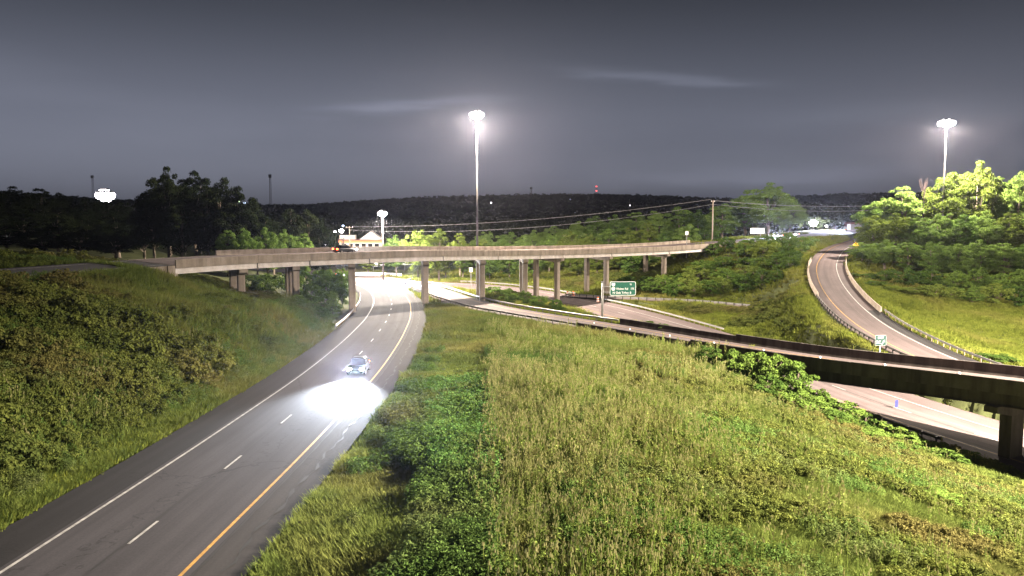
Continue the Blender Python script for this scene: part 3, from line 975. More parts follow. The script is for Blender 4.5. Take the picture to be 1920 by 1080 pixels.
def mast(head, label, power, n=8, ring=1.1, base_r=0.30, top_r=0.11, lens=None, col=MAST_COL, cone=178, lum_scale=1.0, name='high_mast_light', pole_mat=None, blend=0.25):
    x, y, zt = head
    zg = G(x, y)
    root = empty(name, (x, y, zg))
    tag(root, label, 'light mast')
    h = zt - zg
    m = MB().tube([(0, 0, -0.3), (0, 0, h * 0.5), (0, 0, h + 0.6)], [base_r, (base_r + top_r) / 2, top_r], 12)
    m.build('pole', pole_mat or M_GALV_D, root, True)
    MB().tube([(0, 0, -0.2), (0, 0, 0.25)], base_r * 1.7, 12).build('base_flange', M_CONC, root)
    m = MB()
    pts = [(ring * math.cos(2 * PI * k / 20), ring * math.sin(2 * PI * k / 20), h + 0.45) for k in range(21)]
    m.tube(pts, 0.06, 6, False)
    for k in range(4):
        a = PI / 2 * k + 0.4
        m.tube([(0, 0, h + 0.5), (ring * math.cos(a), ring * math.sin(a), h + 0.45)], 0.05, 6)
    m.build('lowering_ring', M_GALV, root)
    for k in range(n):
        a = 2 * PI * k / n + 0.2
        o = obj('luminaire', LUM_ME, None, root, (ring * math.cos(a), ring * math.sin(a), h), a)
        o.scale = (lum_scale,) * 3
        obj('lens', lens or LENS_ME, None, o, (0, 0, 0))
    for k in range(n // 2):  # added second tier, shaped to round out the lamp glare
        a = 2 * PI * k / (n // 2) + 0.5
        o = obj('luminaire', LUM_ME, None, root, (ring * 0.5 * math.cos(a), ring * 0.5 * math.sin(a), h + (0.45 if k % 2 else -0.5) * lum_scale), a)
        o.scale = (lum_scale * 0.9,) * 3
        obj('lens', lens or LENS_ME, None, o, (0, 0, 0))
    spot(root, (0, 0, h - 1.6 * lum_scale), power, col, cone, radius=0.5, blend=blend)
    return root
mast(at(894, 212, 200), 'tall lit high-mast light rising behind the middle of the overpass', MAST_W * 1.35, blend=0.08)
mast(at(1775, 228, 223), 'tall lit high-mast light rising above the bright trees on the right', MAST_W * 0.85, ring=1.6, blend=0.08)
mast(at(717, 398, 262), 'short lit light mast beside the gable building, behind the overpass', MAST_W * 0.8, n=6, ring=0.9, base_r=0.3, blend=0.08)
mast(at(197, 362, 420), 'far glaring light mast over the dark trees at the left edge', MAST_W * 0.35, n=12, ring=3.0, lum_scale=3.0, cone=178, col=(0.86, 0.80, 1.0), pole_mat=M_BLACK)  # heads enlarged to imitate a wide oval glare
mast((88, 42, HC + 27), 'high-mast light standing beside the lower highway, beyond the right edge of the picture', MAST_W * 8.3, blend=0.43, cone=166)

# ------------------------------------------------------------------ far lamps
_fl = MB().tube([(0, 0, -0.5), (0, 0, 0), (0, 0, 0.3)], [0.3, 0.6, 0.2], 8)
_fl_me = {}
def far_lamp(px, py, Y, mat, label, size=1.0, h=7.0):
    p = at(px, py, Y)
    zg = max(G(p.x, p.y) - 0.5, p.z - 14)
    zg = min(zg, p.z - 4)
    root = empty('street_lamp', (p.x, p.y, zg))
    tag(root, label, 'street lamp')
    hh = p.z - zg
    m = MB().tube([(0, 0, 0), (0, 0, hh)], 0.12, 6)
    m.tube([(0, 0, hh), (0, -0.8, hh + 0.35)], 0.08, 6)
    m.build('pole', M_GALV_D, root)
    key = (mat.name, size)
    if key not in _fl_me:
        me_ = mesh('lens', [tuple(c * size for c in q) for q in _fl.v], _fl.f, True)
        me_.materials.append(mat)
        _fl_me[key] = me_
    obj('lens', _fl_me[key], None, root, (0, -0.9, hh))
    return root
far_lamp(346, 411, 330, M_LAMP_FAR, 'left lamp of the pair shining through the big dark tree', 0.9)
far_lamp(376, 409, 330, M_LAMP_WARM, 'right lamp of the pair shining through the big dark tree', 0.9)
far_lamp(271, 415, 380, M_LAMP_WARM, 'faint lamp low in the dark trees left of the big dark tree', 0.5)
far_lamp(449, 376, 420, M_LAMP_GREEN, 'leftmost greenish lamp of the cluster right of the big dark tree', 1.3)
far_lamp(459, 380, 425, M_LAMP_BLUE, 'bluish lamp in the middle of the cluster right of the big dark tree', 1.3)
far_lamp(471, 377, 430, M_LAMP_GREEN, 'rightmost greenish lamp of the cluster right of the big dark tree', 1.3)
far_lamp(921, 380, 1250, M_LAMP_FAR, 'upper of two small far lamps just right of the middle mast', 1.3)
far_lamp(918, 400, 1050, M_LAMP_FAR, 'lower of two small far lamps just right of the middle mast', 1.3)
far_lamp(1069, 374, 1500, M_LAMP_BLUE, 'small bluish lamp high on the far hillside below the red tower', 1.6)
far_lamp(1181, 385, 1250, M_LAMP_FAR, 'lone small lamp on the far hillside left of the utility pole', 0.9)
far_lamp(1078, 399, 1100, M_LAMP_BLUE, 'faint bluish lamp low on the far hillside', 1.0)
far_lamp(641, 432, 330, M_LAMP, 'large glaring lamp at the end of the dark trees beside the overpass', 1.6)
far_lamp(643, 443, 332, M_LAMP_FAR, 'smaller lamp under the glaring lamp beside the dark trees', 1.0)
far_lamp(629, 434, 334, M_LAMP_FAR, 'lamp glimmering through the edge of the dark trees left of the glaring lamp', 0.9)
far_lamp(644, 423, 340, M_LAMP_BLUE, 'small bluish lamp above the glaring lamp beside the dark trees', 0.8)
far_lamp(612, 458, 250, M_LAMP_FAR, 'small lamp just above the overpass left of the red tail lights', 0.7)
far_lamp(1626, 419, 410, M_LAMP_WARM, 'lamp beside the grey trailer at the edge of the right-hand trees', 1.7)
_lampR = far_lamp(1524, 417, 400, M_LAMP, 'very bright lamp glaring in front of the low building on the right', 3.4)
spot(_lampR, (0, -1.2, 7.0), 250e3, (0.82, 0.80, 1.0), 178, radius=0.6, blend=0.08)
far_lamp(1548, 424, 415, M_LAMP_FAR, 'lamp just right of the very bright lamp by the low building', 1.3)

# ------------------------------------------------------------------ radio towers
def tower(px, py_top, py_bot, Y, label, lamps=(), w=2.4):
    t = at(px, py_top, Y); b = at(px, py_bot, Y)
    zb = b.z - 22
    root = empty('radio_tower', (b.x, b.y, zb))
    tag(root, label, 'tower')
    h = t.z - zb
    legs = [(w * math.cos(a), w * math.sin(a)) for a in (0.5, 2.6, 4.7)]
    m = MB()
    for lx, ly in legs:
        m.tube([(lx, ly, 0), (lx * 0.55, ly * 0.55, h)], 0.28, 5)
    m.build('mast_legs', M_GALV_D, root)
    m = MB()
    n = int(h / 5)
    for i in range(n):
        s0, s1 = 1 - 0.45 * i / n, 1 - 0.45 * (i + 1) / n
        for k in range(3):
            a, c2 = legs[k], legs[(k + 1) % 3]
            m.tube([(a[0] * s0, a[1] * s0, h * i / n), (c2[0] * s1, c2[1] * s1, h * (i + 1) / n)], 0.14, 4)
    m.build('bracing', M_GALV_D, root)
    if not lamps:
        m = MB()
        m.tube([(0, 0, h * 0.9), (0, 0, h)], 2.6, 8)
        m.build('antenna_array', M_GALV_D, root)
    for fr in lamps:
        MB().tube([(0, 0, 0), (0, 0, 2.4)], 1.6, 8).build('beacon', M_LAMP_RED, root, loc=(0, -2, h * fr))
    return root
tower(174, 329, 358, 1500, 'far antenna tower left of the glaring light over the dark trees')
tower(507, 327, 367, 1500, 'far antenna tower on the ridge right of the big dark tree')
tower(996, 351, 369, 1700, 'far dark antenna tower on the ridge right of the middle mast', w=2.0)
tower(1118, 350, 370, 1700, 'far tower with red beacons on the ridge', lamps=(0.55, 0.78, 0.98))

# ------------------------------------------------------------------ utility poles and wires
def utility_pole(base, ztop, label, rz=0.0):
    root = empty('utility_pole', base, rz)
    tag(root, label, 'utility pole')
    h = ztop - base[2]
    MB().tube([(0, 0, -0.4), (0, 0, h)], [0.22, 0.15], 10).build('pole', M_POLE, root, True)
    MB().box((0, 0, h - 0.5), (2.6, 0.14, 0.16)).build('crossarm', M_POLE, root)
    for x in (-1.15, 1.15):
        MB().tube([(x, 0, h - 0.42), (x, 0, h - 0.15)], 0.07, 8).build('insulator', M_SIGN_WHITE, root)
    return root
pt = at(1337, 375, 262)
utility_pole((pt.x, pt.y, G(pt.x, pt.y)), pt.z, 'wooden utility pole standing behind the right end of the overpass', 0.9)
pl = at(655, 424, 300)
utility_pole((pl.x, pl.y, G(pl.x, pl.y)), pl.z, 'wooden utility pole in front of the gable building', 0.5)
pr_ = at(1740, 378, 300)
utility_pole((pr_.x, pr_.y, G(pr_.x, pr_.y)), pr_.z, 'wooden utility pole hidden among the tall trees on the right', 0.9)
def wire(a, b, sag, label, r=0.055):
    a, b = Vector(a), Vector(b)
    pts = [a.lerp(b, t / 24) + Vector((0, 0, -sag * 4 * (t / 24) * (1 - t / 24))) for t in range(25)]
    o = MB().tube(pts, r, 5).build('power_line', M_GALV, None)
    return tag(o, label, 'wire')
_u = Vector((math.cos(0.9) * 1.15, math.sin(0.9) * 1.15, -0.2))
wire(pt + _u, pr_ + _u, 1.6, 'upper overhead wire from the utility pole to the right-hand trees')
wire(pt + Vector((0, 0, -1.3)), pr_ + Vector((0, 0, -1.3)), 2.1, 'lower overhead wire from the utility pole to the right-hand trees', 0.04)
wire(pl + _u, pt - _u, 2.2, 'upper overhead wire strung behind the overpass between the two poles')
wire(pl + Vector((0, 0, -1.3)), pt + Vector((0, 0, -1.3)), 3.4, 'lower overhead wire strung behind the overpass between the two poles', 0.045)

# ------------------------------------------------------------------ signs
_txt_cache = {}
def text_mesh(body, size):
    if (body, size) in _txt_cache:
        return _txt_cache[(body, size)]
    cu = bpy.data.curves.new('text', 'FONT')
    cu.body = body
    cu.size = size
    cu.align_x = 'CENTER'
    cu.align_y = 'CENTER'
    cu.extrude = 0.004
    cu.offset = size * 0.02
    to = bpy.data.objects.new('text', cu)
    C.objects.link(to)
    dg = bpy.context.evaluated_depsgraph_get()
    m = bpy.data.meshes.new_from_object(to.evaluated_get(dg))
    bpy.data.objects.remove(to)
    _txt_cache[(body, size)] = m
    return m
def lettering(parent, name, body, size, x, z, y=-0.035, mat=M_SIGN_WHITE):
    m = text_mesh(body, size).copy()
    o = obj(name, m, mat, parent)
    o.location = (x, y, z)
    o.rotation_euler = (PI / 2, 0, 0)
    return o
def rrect(w, h, r, n=5):
    p = []
    for cx, cz, a0 in ((w / 2 - r, h / 2 - r, 0), (-w / 2 + r, h / 2 - r, 90), (-w / 2 + r, -h / 2 + r, 180), (w / 2 - r, -h / 2 + r, 270)):
        for k in range(n + 1):
            a = math.radians(a0 + 90 * k / n)
            p.append((cx + r * math.cos(a), cz + r * math.sin(a)))
    return p
def panel(parent, name, w, h, mat, loc, r=0.15, y0=-0.03, y1=0.03):
    return MB().prism(rrect(w, h, r)[::-1], y0, y1).build(name, mat, parent, loc=loc)
# the big green guide sign on its cantilever post
YS = 172
post_t = at(1130, 529, YS)
zb = G(post_t.x, post_t.y)
sg = empty('guide_sign', (post_t.x, post_t.y, zb), 0.04)
tag(sg, 'large green highway guide sign held out from a grey steel post', 'sign')
hp = post_t.z - zb
MB().tube([(0, 0, -0.3), (0, 0, hp)], 0.24, 10).build('post', M_GALV, sg, True)
MB().tube([(0, 0, hp), (0, 0, hp + 0.12)], 0.32, 10).build('post_cap', M_GALV, sg)
pc = at(1168, 541, YS)
cx, cz = pc.x - post_t.x, pc.z - zb
for dz in (-0.75, 0.35):
    MB().tube([(0, 0.10, cz + dz), (cx + 2.4, 0.16, cz + dz)], 0.10, 8).build('arm', M_GALV, sg)
PW, PH = 5.3, 2.85
face = panel(sg, 'panel', PW, PH, M_SIGN_WHITE, (cx, -0.05, cz), 0.35)
panel(face, 'green_field', PW - 0.22, PH - 0.22, M_GREEN_SIGN, (0, -0.034, 0), 0.28, -0.012, 0.0)
for zz in (0.78, -0.10):
    sh = [(-0.36, 0.30), (-0.18, 0.38), (0, 0.33), (0.18, 0.38), (0.36, 0.30), (0.38, 0.0), (0.26, -0.26), (0, -0.40), (-0.26, -0.26), (-0.38, 0.0)]
    MB().prism(sh, -0.012, 0.0).build('route_shield', M_SIGN_WHITE, face, loc=(-1.95, -0.05, zz))
lettering(face, 'lettering', '\u00be', 0.55, 1.6, 0.82, -0.05)
lettering(face, 'lettering', 'Vivion Rd', 0.62, -0.15, -0.08, -0.05)
lettering(face, 'lettering', '1\u00be', 0.6, 1.95, -0.05, -0.05)
lettering(face, 'lettering', 'N Oak Trfwy', 0.60, -0.45, -0.88, -0.05)
lettering(face, 'lettering', '8', 0.60, 1.55, -0.88, -0.05)
# the exit sign
YS = 119
pc = at(1651, 638, YS)
zb = G(pc.x, pc.y)
sg = empty('exit_sign', (pc.x, pc.y, zb), 0.12)
tag(sg, 'small dark green EXIT 3C sign on a pale post beside the exit ramp', 'sign')
cz = pc.z - zb
MB().box((0, 0.06, (cz - 0.3) / 2), (0.16, 0.10, cz - 0.3 + 0.4)).build('post', M_SIGN_DULL, sg)
face = panel(sg, 'panel', 1.66, 1.46, M_SIGN_DULL, (0, -0.03, cz), 0.06)
panel(face, 'green_field', 1.58, 1.38, M_GREEN_SIGN_D, (0, -0.034, 0), 0.05, -0.012, 0.0)
lettering(face, 'lettering', 'EXIT', 0.44, 0, 0.36, -0.05, M_SIGN_DULL)
lettering(face, 'lettering', '3C', 0.62, -0.33, -0.28, -0.05, M_SIGN_DULL)
MB().prism([(0.10, -0.52), (0.26, -0.60), (0.46, -0.22), (0.58, -0.30), (0.62, 0.10), (0.28, -0.10), (0.36, -0.16)], -0.012, 0).build('arrow', M_SIGN_DULL, face, loc=(0, -0.05, 0))
def plain_sign(px, py, Y, w, h, label, mat=M_SIGN_WHITE, posts=(0.0,), rz=0.0, diamond=False, name='road_sign', pmat=M_GALV):
    p = at(px, py, Y)
    zb = G(p.x, p.y)
    zb = min(zb, p.z - h * 0.6)
    root = empty(name, (p.x, p.y, zb), rz)
    tag(root, label, 'sign')
    cz = p.z - zb
    for q in posts:
        MB().box((q * w, 0.08, cz / 2 - 0.2), (0.16, 0.10, cz + 0.4)).build('post', pmat, root)
    if diamond:
        m = MB().prism([(0, -w / 2 ** .5), (-w / 2 ** .5, 0), (0, w / 2 ** .5), (w / 2 ** .5, 0)], -0.02, 0.02)
        m.build('panel', mat, root, loc=(0, 0, cz))
        mk = [(-0.10, -0.35), (0.08, -0.35), (0.08, 0.05), (0.26, 0.05), (0.0, 0.40), (-0.28, 0.05), (-0.10, 0.05)]
        MB().prism([(x * w / 1.2, z * w / 1.2) for x, z in mk], -0.03, -0.022).build('arrow', M_BLACK, root, loc=(0, 0, cz))
    else:
        panel(root, 'panel', w, h, mat, (0, 0, cz), 0.08)
    return root
plain_sign(708, 495.5, 325, 5.6, 1.6, 'left of two wide white sign panels glimpsed under the overpass', posts=(-0.3, 0.3))
plain_sign(768, 492.5, 325, 6.2, 1.7, 'right of two wide white sign panels glimpsed under the overpass', posts=(-0.3, 0.3))
plain_sign(883, 506, 232, 0.9, 1.1, 'small white sign beside the column under the middle of the overpass')
plain_sign(1420, 433, 268, 4.3, 1.7, 'wide white sign panel on a post at the right end of the overpass', posts=(0.25,))
plain_sign(1288, 437, 243, 0.8, 1.0, 'narrow white marker sign standing behind the overpass parapet')
plain_sign(1522, 453, 285, 1.25, 1.25, 'yellow diamond warning sign on the grass left of the exit ramp', M_SIGN_YEL, diamond=True, name='warning_sign')
plain_sign(1605, 459, 262, 1.35, 1.35, 'orange-yellow diamond warning sign right of the exit ramp', M_SIGN_YEL, diamond=True, name='warning_sign')
p = at(1681, 757, 103)
zb = G(p.x, p.y)
dl = empty('delineator', (p.x, p.y, zb))
tag(dl, 'bluish white reflective marker post at the lower highway guardrail', 'marker post')
MB().box((0, 0.03, (p.z - zb) / 2), (0.10, 0.05, p.z - zb)).build('post', M_GALV, dl)
panel(dl, 'reflector', 0.34, 0.95, M_BLUE, (0, 0, p.z - zb), 0.12)
def drum(px, py, Y, label):
    p = at(px, py, Y)
    zb = G(p.x, p.y)
    root = empty('traffic_drum', (p.x, p.y, zb))
    tag(root, label, 'traffic drum')
    MB().tube([(0, 0, 0), (0, 0, 0.1)], 0.42, 10).build('base', M_BLACK, root)
    for k, mt in enumerate((M_ORANGE, M_SIGN_WHITE, M_ORANGE, M_SIGN_WHITE, M_ORANGE)):
        MB().tube([(0, 0, 0.1 + 0.26 * k), (0, 0, 0.355 + 0.26 * k)], [0.36 - 0.03 * k, 0.34 - 0.03 * k], 12).build('band', mt, root)
drum(1064, 549, 214, 'left of three orange and white drums beyond the lower highway')
drum(1075, 550, 213, 'middle of three orange and white drums beyond the lower highway')
drum(1121, 558, 203, 'rightmost of three orange and white drums, just left of the big green sign')

# ------------------------------------------------------------------ buildings
def window(parent, x, z, w, h, y, name='window', mat=M_GLASS):
    fr = MB()
    t = 0.1
    for (cx_, cz_, dx, dz_) in ((0, h / 2, w + t, t), (0, -h / 2, w + t, t), (-w / 2, 0, t, h), (w / 2, 0, t, h)):
        fr.box((cx_, 0, cz_), (dx, 0.12, dz_))
    f_ = fr.build(name, M_SIGN_WHITE, parent, loc=(x, y, z))
    MB().box((0, 0.03, 0), (w - 0.02, 0.05, h - 0.02)).build('pane', mat, f_)
p = at(676, 462, 345)
shop = empty('shop_building', (p.x, p.y, p.z - 3.2), 0.06)
tag(shop, 'low shop with a white gable and orange-red lit band behind the overpass', 'building')
MB().box((0, 5, 2.4), (17.0, 10, 6.4)).build('wall', M_WALL, shop)
MB().box((0, -0.12, 5.15), (17.4, 0.2, 0.9)).build('sign_band', M_SHOPLIT, shop)
MB().box((0, 5, 5.85), (17.8, 10.6, 0.3)).build('roof', M_ROOF, shop)
MB().prism([(-0.3, 6.02), (8.6, 6.02), (4.2, 9.3)], -0.6, 8).build('gable', M_ROOF_W, shop)
MB().box((-5.2, 1.5, 6.9), (6.4, 3, 1.7)).build('parapet_wall', M_WALL, shop)
for x in (-6.5, -3.9, -1.3, 1.3, 3.9, 6.5):
    window(shop, x, 3.4, 1.9, 1.9, -0.03)
spot(shop, (0, -7.0, 6.0), 30e3, (1.0, 0.6, 0.4), 150, radius=0.3)
p = at(1572, 438, 440)
hb = empty('low_building', (p.x, p.y, p.z - 1.2), -0.10)
tag(hb, 'long low building with maroon roof and pale columns on the right', 'building')
MB().box((0, 5.5, 2.3), (26, 9, 4.8)).build('wall', M_WALL, hb)
MB().prism([(-14, 4.75), (14, 4.75), (11, 7.0), (-11, 7.0)], -1.6, 11).build('roof', M_ROOF, hb)
for k in range(8):
    MB().tube([(-12.6 + 3.6 * k, -1.0, -0.2), (-12.6 + 3.6 * k, -1.0, 4.75)], 0.22, 8).build('column', M_SIGN_WHITE, hb)
for k in range(7):
    window(hb, -10.8 + 3.6 * k, 2.6, 1.9, 2.0, 0.94)
p = at(1606, 431, 415)
tr = empty('trailer', (p.x, p.y, p.z - 1.3), 0.35)
tag(tr, 'grey box trailer parked at the far end of the right-hand road', 'trailer')
MB().box((0, 0, 2.6), (9.5, 2.5, 2.9)).build('box', M_GALV, tr)
MB().box((0, 0, 1.05), (9.5, 1.0, 0.25)).build('chassis', M_GALV_D, tr)
for x in (-3.6, -2.4):
    for y in (-1.0, 1.0):
        w_ = MB().tube([(x, y - 0.15, 0.5), (x, y + 0.15, 0.5)], 0.5, 14).build('wheel', M_BLACK, tr)
MB().box((3.6, 0, 0.5), (0.25, 1.6, 1.0)).build('landing_gear', M_GALV_D, tr)

# ------------------------------------------------------------------ cars
CAR_MESH = {}
def car_meshes():
    # stations along the car (x forward): half width, floor, shoulder height, and the greenhouse
    xs = [-2.25, -2.18, -1.9, -1.2, -0.4, 0.5, 1.1, 1.7, 2.1, 2.26]
    hw = [0.72, 0.82, 0.88, 0.90, 0.90, 0.90, 0.89, 0.86, 0.80, 0.66]
    top = [0.72, 0.90, 0.96, 0.95, 0.94, 0.92, 0.88, 0.80, 0.70, 0.58]
    v, f = [], []
    n = 10
    for x, w, t in zip(xs, hw, top):
        fl = 0.22
        sec = [(-w * 0.9, fl), (-w, fl + 0.15), (-w, t - 0.22), (-w * 0.95, t - 0.06), (-w * 0.75, t), (w * 0.75, t), (w * 0.95, t - 0.06), (w, t - 0.22), (w, fl + 0.15), (w * 0.9, fl)]
        v += [(x, y, z) for y, z in sec]
    for i in range(len(xs) - 1):
        for k in range(n):
            f.append((i * n + k, i * n + (k + 1) % n, (i + 1) * n + (k + 1) % n, (i + 1) * n + k))
    f.append(tuple(range(n)))
    f.append(tuple((len(xs) - 1) * n + k for k in range(n))[::-1])
    CAR_MESH['body'] = mesh('body', v, f, True)
    v, f = [], []
    for (x, w, z) in ((-1.75, 0.80, 0.93), (-1.15, 0.64, 1.42), (0.15, 0.64, 1.45), (1.05, 0.80, 0.88)):
        v += [(x, -w, z), (x, w, z)]
    v += [(-1.75, -0.84, 0.9), (-1.75, 0.84, 0.9), (1.05, -0.84, 0.86), (1.05, 0.84, 0.86)]
    f = [(0, 1, 3, 2), (4, 5, 7, 6), (0, 2, 4, 6), (1, 7, 5, 3)]
    CAR_MESH['glass'] = mesh('windows', v[:8], f)
    CAR_MESH['roof'] = mesh('roof', [(-1.22, -0.63, 1.425), (-1.22, 0.63, 1.425), (0.22, 0.63, 1.45), (0.22, -0.63, 1.45), (-1.1, -0.52, 1.50), (-1.1, 0.52, 1.50), (0.1, 0.52, 1.51), (0.1, -0.52, 1.51)],
                          [(4, 7, 6, 5), (0, 1, 2, 3), (0, 4, 5, 1), (1, 5, 6, 2), (2, 6, 7, 3), (3, 7, 4, 0)])
    CAR_MESH['tyre'] = mesh('tyre', *(lambda m: (m.v, m.f))(MB().tube([(0, -0.10, 0), (0, 0.10, 0)], 0.33, 18)))
    CAR_MESH['rim'] = mesh('rim', *(lambda m: (m.v, m.f))(MB().tube([(0, -0.108, 0), (0, 0.108, 0)], 0.21, 12)))
    CAR_MESH['head'] = mesh('headlight', *(lambda m: (m.v, m.f))(MB().prism(rrect(0.42, 0.24, 0.10), -0.05, 0.05)))
    CAR_MESH['tyre'].materials.append(M_BLACK); CAR_MESH['rim'].materials.append(M_GALV); CAR_MESH['glass'].materials.append(M_GLASS)
car_meshes()
HEAD_ME = CAR_MESH['head']; HEAD_ME.materials.append(M_HEAD)
TAIL_ME = HEAD_ME.copy(); TAIL_ME.materials.clear(); TAIL_ME.materials.append(M_TAIL)
DULL = solid('unlit_lamp_lens', (0.3, 0.05, 0.04), 0.3)
def car(loc, heading, paint, label, head=True, tail=True, lights=None, pitch=0.0):
    root = empty('car', loc)
    root.rotation_euler = (0, pitch, heading)
    tag(root, label, 'car')
    b = CAR_MESH['body'].copy(); obj('body', b, paint, root)
    obj('windows', CAR_MESH['glass'], None, root)
    r = CAR_MESH['roof'].copy(); obj('roof', r, paint, root)
    for x in (-1.38, 1.38):
        for y in (-0.80, 0.80):
            w = obj('wheel', CAR_MESH['tyre'], None, root, (x, y, 0.33))
            obj('rim', CAR_MESH['rim'], None, w, (0, 0, 0))
    for y in (-0.62, 0.62):
        o = obj('headlight', HEAD_ME, None, root, (2.20, y, 0.64)); o.rotation_euler = (0, 0, PI / 2)
        o = obj('tail_light', TAIL_ME, None, root, (-2.22, y, 0.78)); o.rotation_euler = (0, 0, PI / 2)
        if lights:
            for (pw, size, dn, bl_) in lights:
                # a spot looks along -z: turn it to look forward (+x) and a little down
                spot(root, (2.34, y, 0.66), pw, HEAD_COL, size, (0, -(PI / 2 - math.radians(dn)), 0), radius=0.08, blend=bl_, name='headlight_beam')
    return root
PAINT_D = solid('dark_car_paint', (0.010, 0.011, 0.014), 0.35, 0.0, 0.1, 2, spec=0.6)
PAINT_S = solid('silver_car_paint', (0.35, 0.36, 0.38), 0.3, 0.4, 0.1, 2, spec=0.6)
PAINT_W = solid('white_car_paint', (0.6, 0.6, 0.6), 0.3, 0.0, 0.05, 2, spec=0.6)
def on_path(path, st, off, rev):
    p = path.pt(st, off, 0.012); d = path.dirn(st) * (-1 if rev else 1)
    e = path.pt(st + 1, off)
    b = path.pt(st - 1, off)
    sl = math.atan2(e.z - b.z, 2.0) * (-1 if rev else 1)
    return p, math.atan2(d.y, d.x), -sl
st = MAIN.nearest_s(-17, 84.5)
p, hd, pi_ = on_path(MAIN, st, 1.75, True)
car(p, hd, PAINT_D, 'car with glaring headlights coming down the main road towards the viewer', lights=((1.6e3, 56, 12, 1.0), (13e3, 22, 4.5, 1.0), (150e3, 58, -10, 1.0)), pitch=pi_)
st = pix_s(FLY, 774)
p, hd, pi_ = on_path(FLY, st, 1.2, False)
car(p + Vector((0, 0, -0.05)), hd, PAINT_S, 'car with glaring headlights on the ramp, partly behind an overpass column', lights=((80e3, 120, -2, 0.7),), pitch=pi_)
p, hd, pi_ = on_path(OVER, pix_s(OVER, 650), -1.9, False)
car(p, hd, PAINT_D, 'car with red tail lights driving away over the overpass', head=False, lights=((6e3, 90, 5, 1.0),), pitch=pi_)
for px, off, pw, lb in ((1468, -2.0, 220e3, 'nearest oncoming car with glaring headlights on the right-hand road'), (1499, -1.8, 120e3, 'second oncoming car on the right-hand road, behind the nearest one'),
                        (1588, -2.0, 260e3, 'far oncoming car with headlights in front of the grey trailer')):
    p, hd, pi_ = on_path(OVER, pix_s(OVER, px), off, True)
    car(p, hd, PAINT_W, lb, lights=((pw / 2, 80, -1, 1.0),), pitch=pi_)
p, hd, pi_ = on_path(MAIN, MAIN.nearest_s(-58, 283), 0.5, True)
car(p, hd, PAINT_S, 'far car with headlights on the bend left of the overpass column', lights=((40e3, 80, -2, 1.0),), pitch=pi_)

# ------------------------------------------------------------------ plants: shapes
def unit(a):
    return a / np.maximum(np.linalg.norm(a, axis=1)[:, None], 1e-6)
def leaf_quads(cent, nrm, size, rng, aspect=0.55, droop=0.0):
    """one diamond-shaped leaf per centre"""
    n = len(cent)
    t = unit(rng.normal(size=(n, 3)))
    t[:, 2] -= droop
    t = unit(t - nrm * np.sum(t * nrm, 1)[:, None])
    b = np.cross(nrm, t)
    s = size[:, None]
    fold = nrm * s * 0.15
    v = np.stack([cent - t * s * 0.5, cent + b * s * aspect * 0.5 + fold, cent + t * s * 0.5, cent - b * s * aspect * 0.5 + fold], 1)
    return v.reshape(-1, 3)
def quads_mesh(name, v, mat, extra=None):
    n = len(v) // 4
    f = np.arange(n * 4).reshape(-1, 4)
    V = v.tolist(); F = f.tolist()
    mi = [0] * n
    if extra:
        k = len(V)
        V += [tuple(p) for p in extra[0]]
        F += [tuple(i + k for i in q) for q in extra[1]]
        mi += [1] * len(extra[1])
    me = bpy.data.meshes.new(name)
    me.from_pydata(V, [], F)
    me.materials.append(mat)
    if extra:
        me.materials.append(extra[2])
        me.polygons.foreach_set('material_index', mi)
    me.update()
    return me
def crown_mesh(name, seed, H, R, base, nclump, nleaf, size, mat, shape=1.0, lean=0.0):
    """leaf clumps spread through a crown between `base` and `H`"""
    rng = np.random.default_rng(seed)
    cl = []
    tries = 0
    lob = rng.uniform(0.75, 1.12, 9)
    while len(cl) < nclump and tries < 6000:
        tries += 1
        p = rng.normal(size=3); p /= np.linalg.norm(p)
        r = rng.uniform(0.25, 1.0) ** 0.5
        a = math.atan2(p[1], p[0])
        lobe = np.interp((a + PI) / (2 * PI) * 8, range(9), lob)
        zc = p[2] * r
        wid = (1 - 0.35 * max(0, zc) ** 1.5 - 0.25 * max(0, -zc)) * lobe
        q = np.array([p[0] * r * R * wid, p[1] * r * R * wid, base + (H - base) * (0.5 + 0.5 * zc * rng.uniform(0.85, 1.05))])
        cr = rng.uniform(0.15, 0.30) * R * (1.0 - 0.35 * max(0, zc))
        if all(np.linalg.norm(q - c[0]) > 0.55 * (cr + c[1]) * 0.8 for c in cl):
            cl.append((q, cr))
    V = []
    for (q, cr) in cl:
        k = max(8, int(nleaf * (cr / (0.22 * R)) ** 2))
        d = unit(rng.normal(size=(k, 3)))
        d[:, 2] = np.where(d[:, 2] < -0.35, -d[:, 2], d[:, 2])
        rad = cr * rng.uniform(0.55, 1.12, k)[:, None]
        c = q + d * rad * np.array([1.1, 1.1, 0.85])
        nr = unit(d + rng.normal(size=(k, 3)) * 0.55 + np.array([0, 0, 0.25]))
        V.append(leaf_quads(c, nr, size * rng.uniform(0.6, 1.3, k), rng, 0.7))
    v = np.concatenate(V)
    v[:, 0] += lean * (v[:, 2] / H) ** 2 * R
    return quads_mesh(name, v, mat), cl
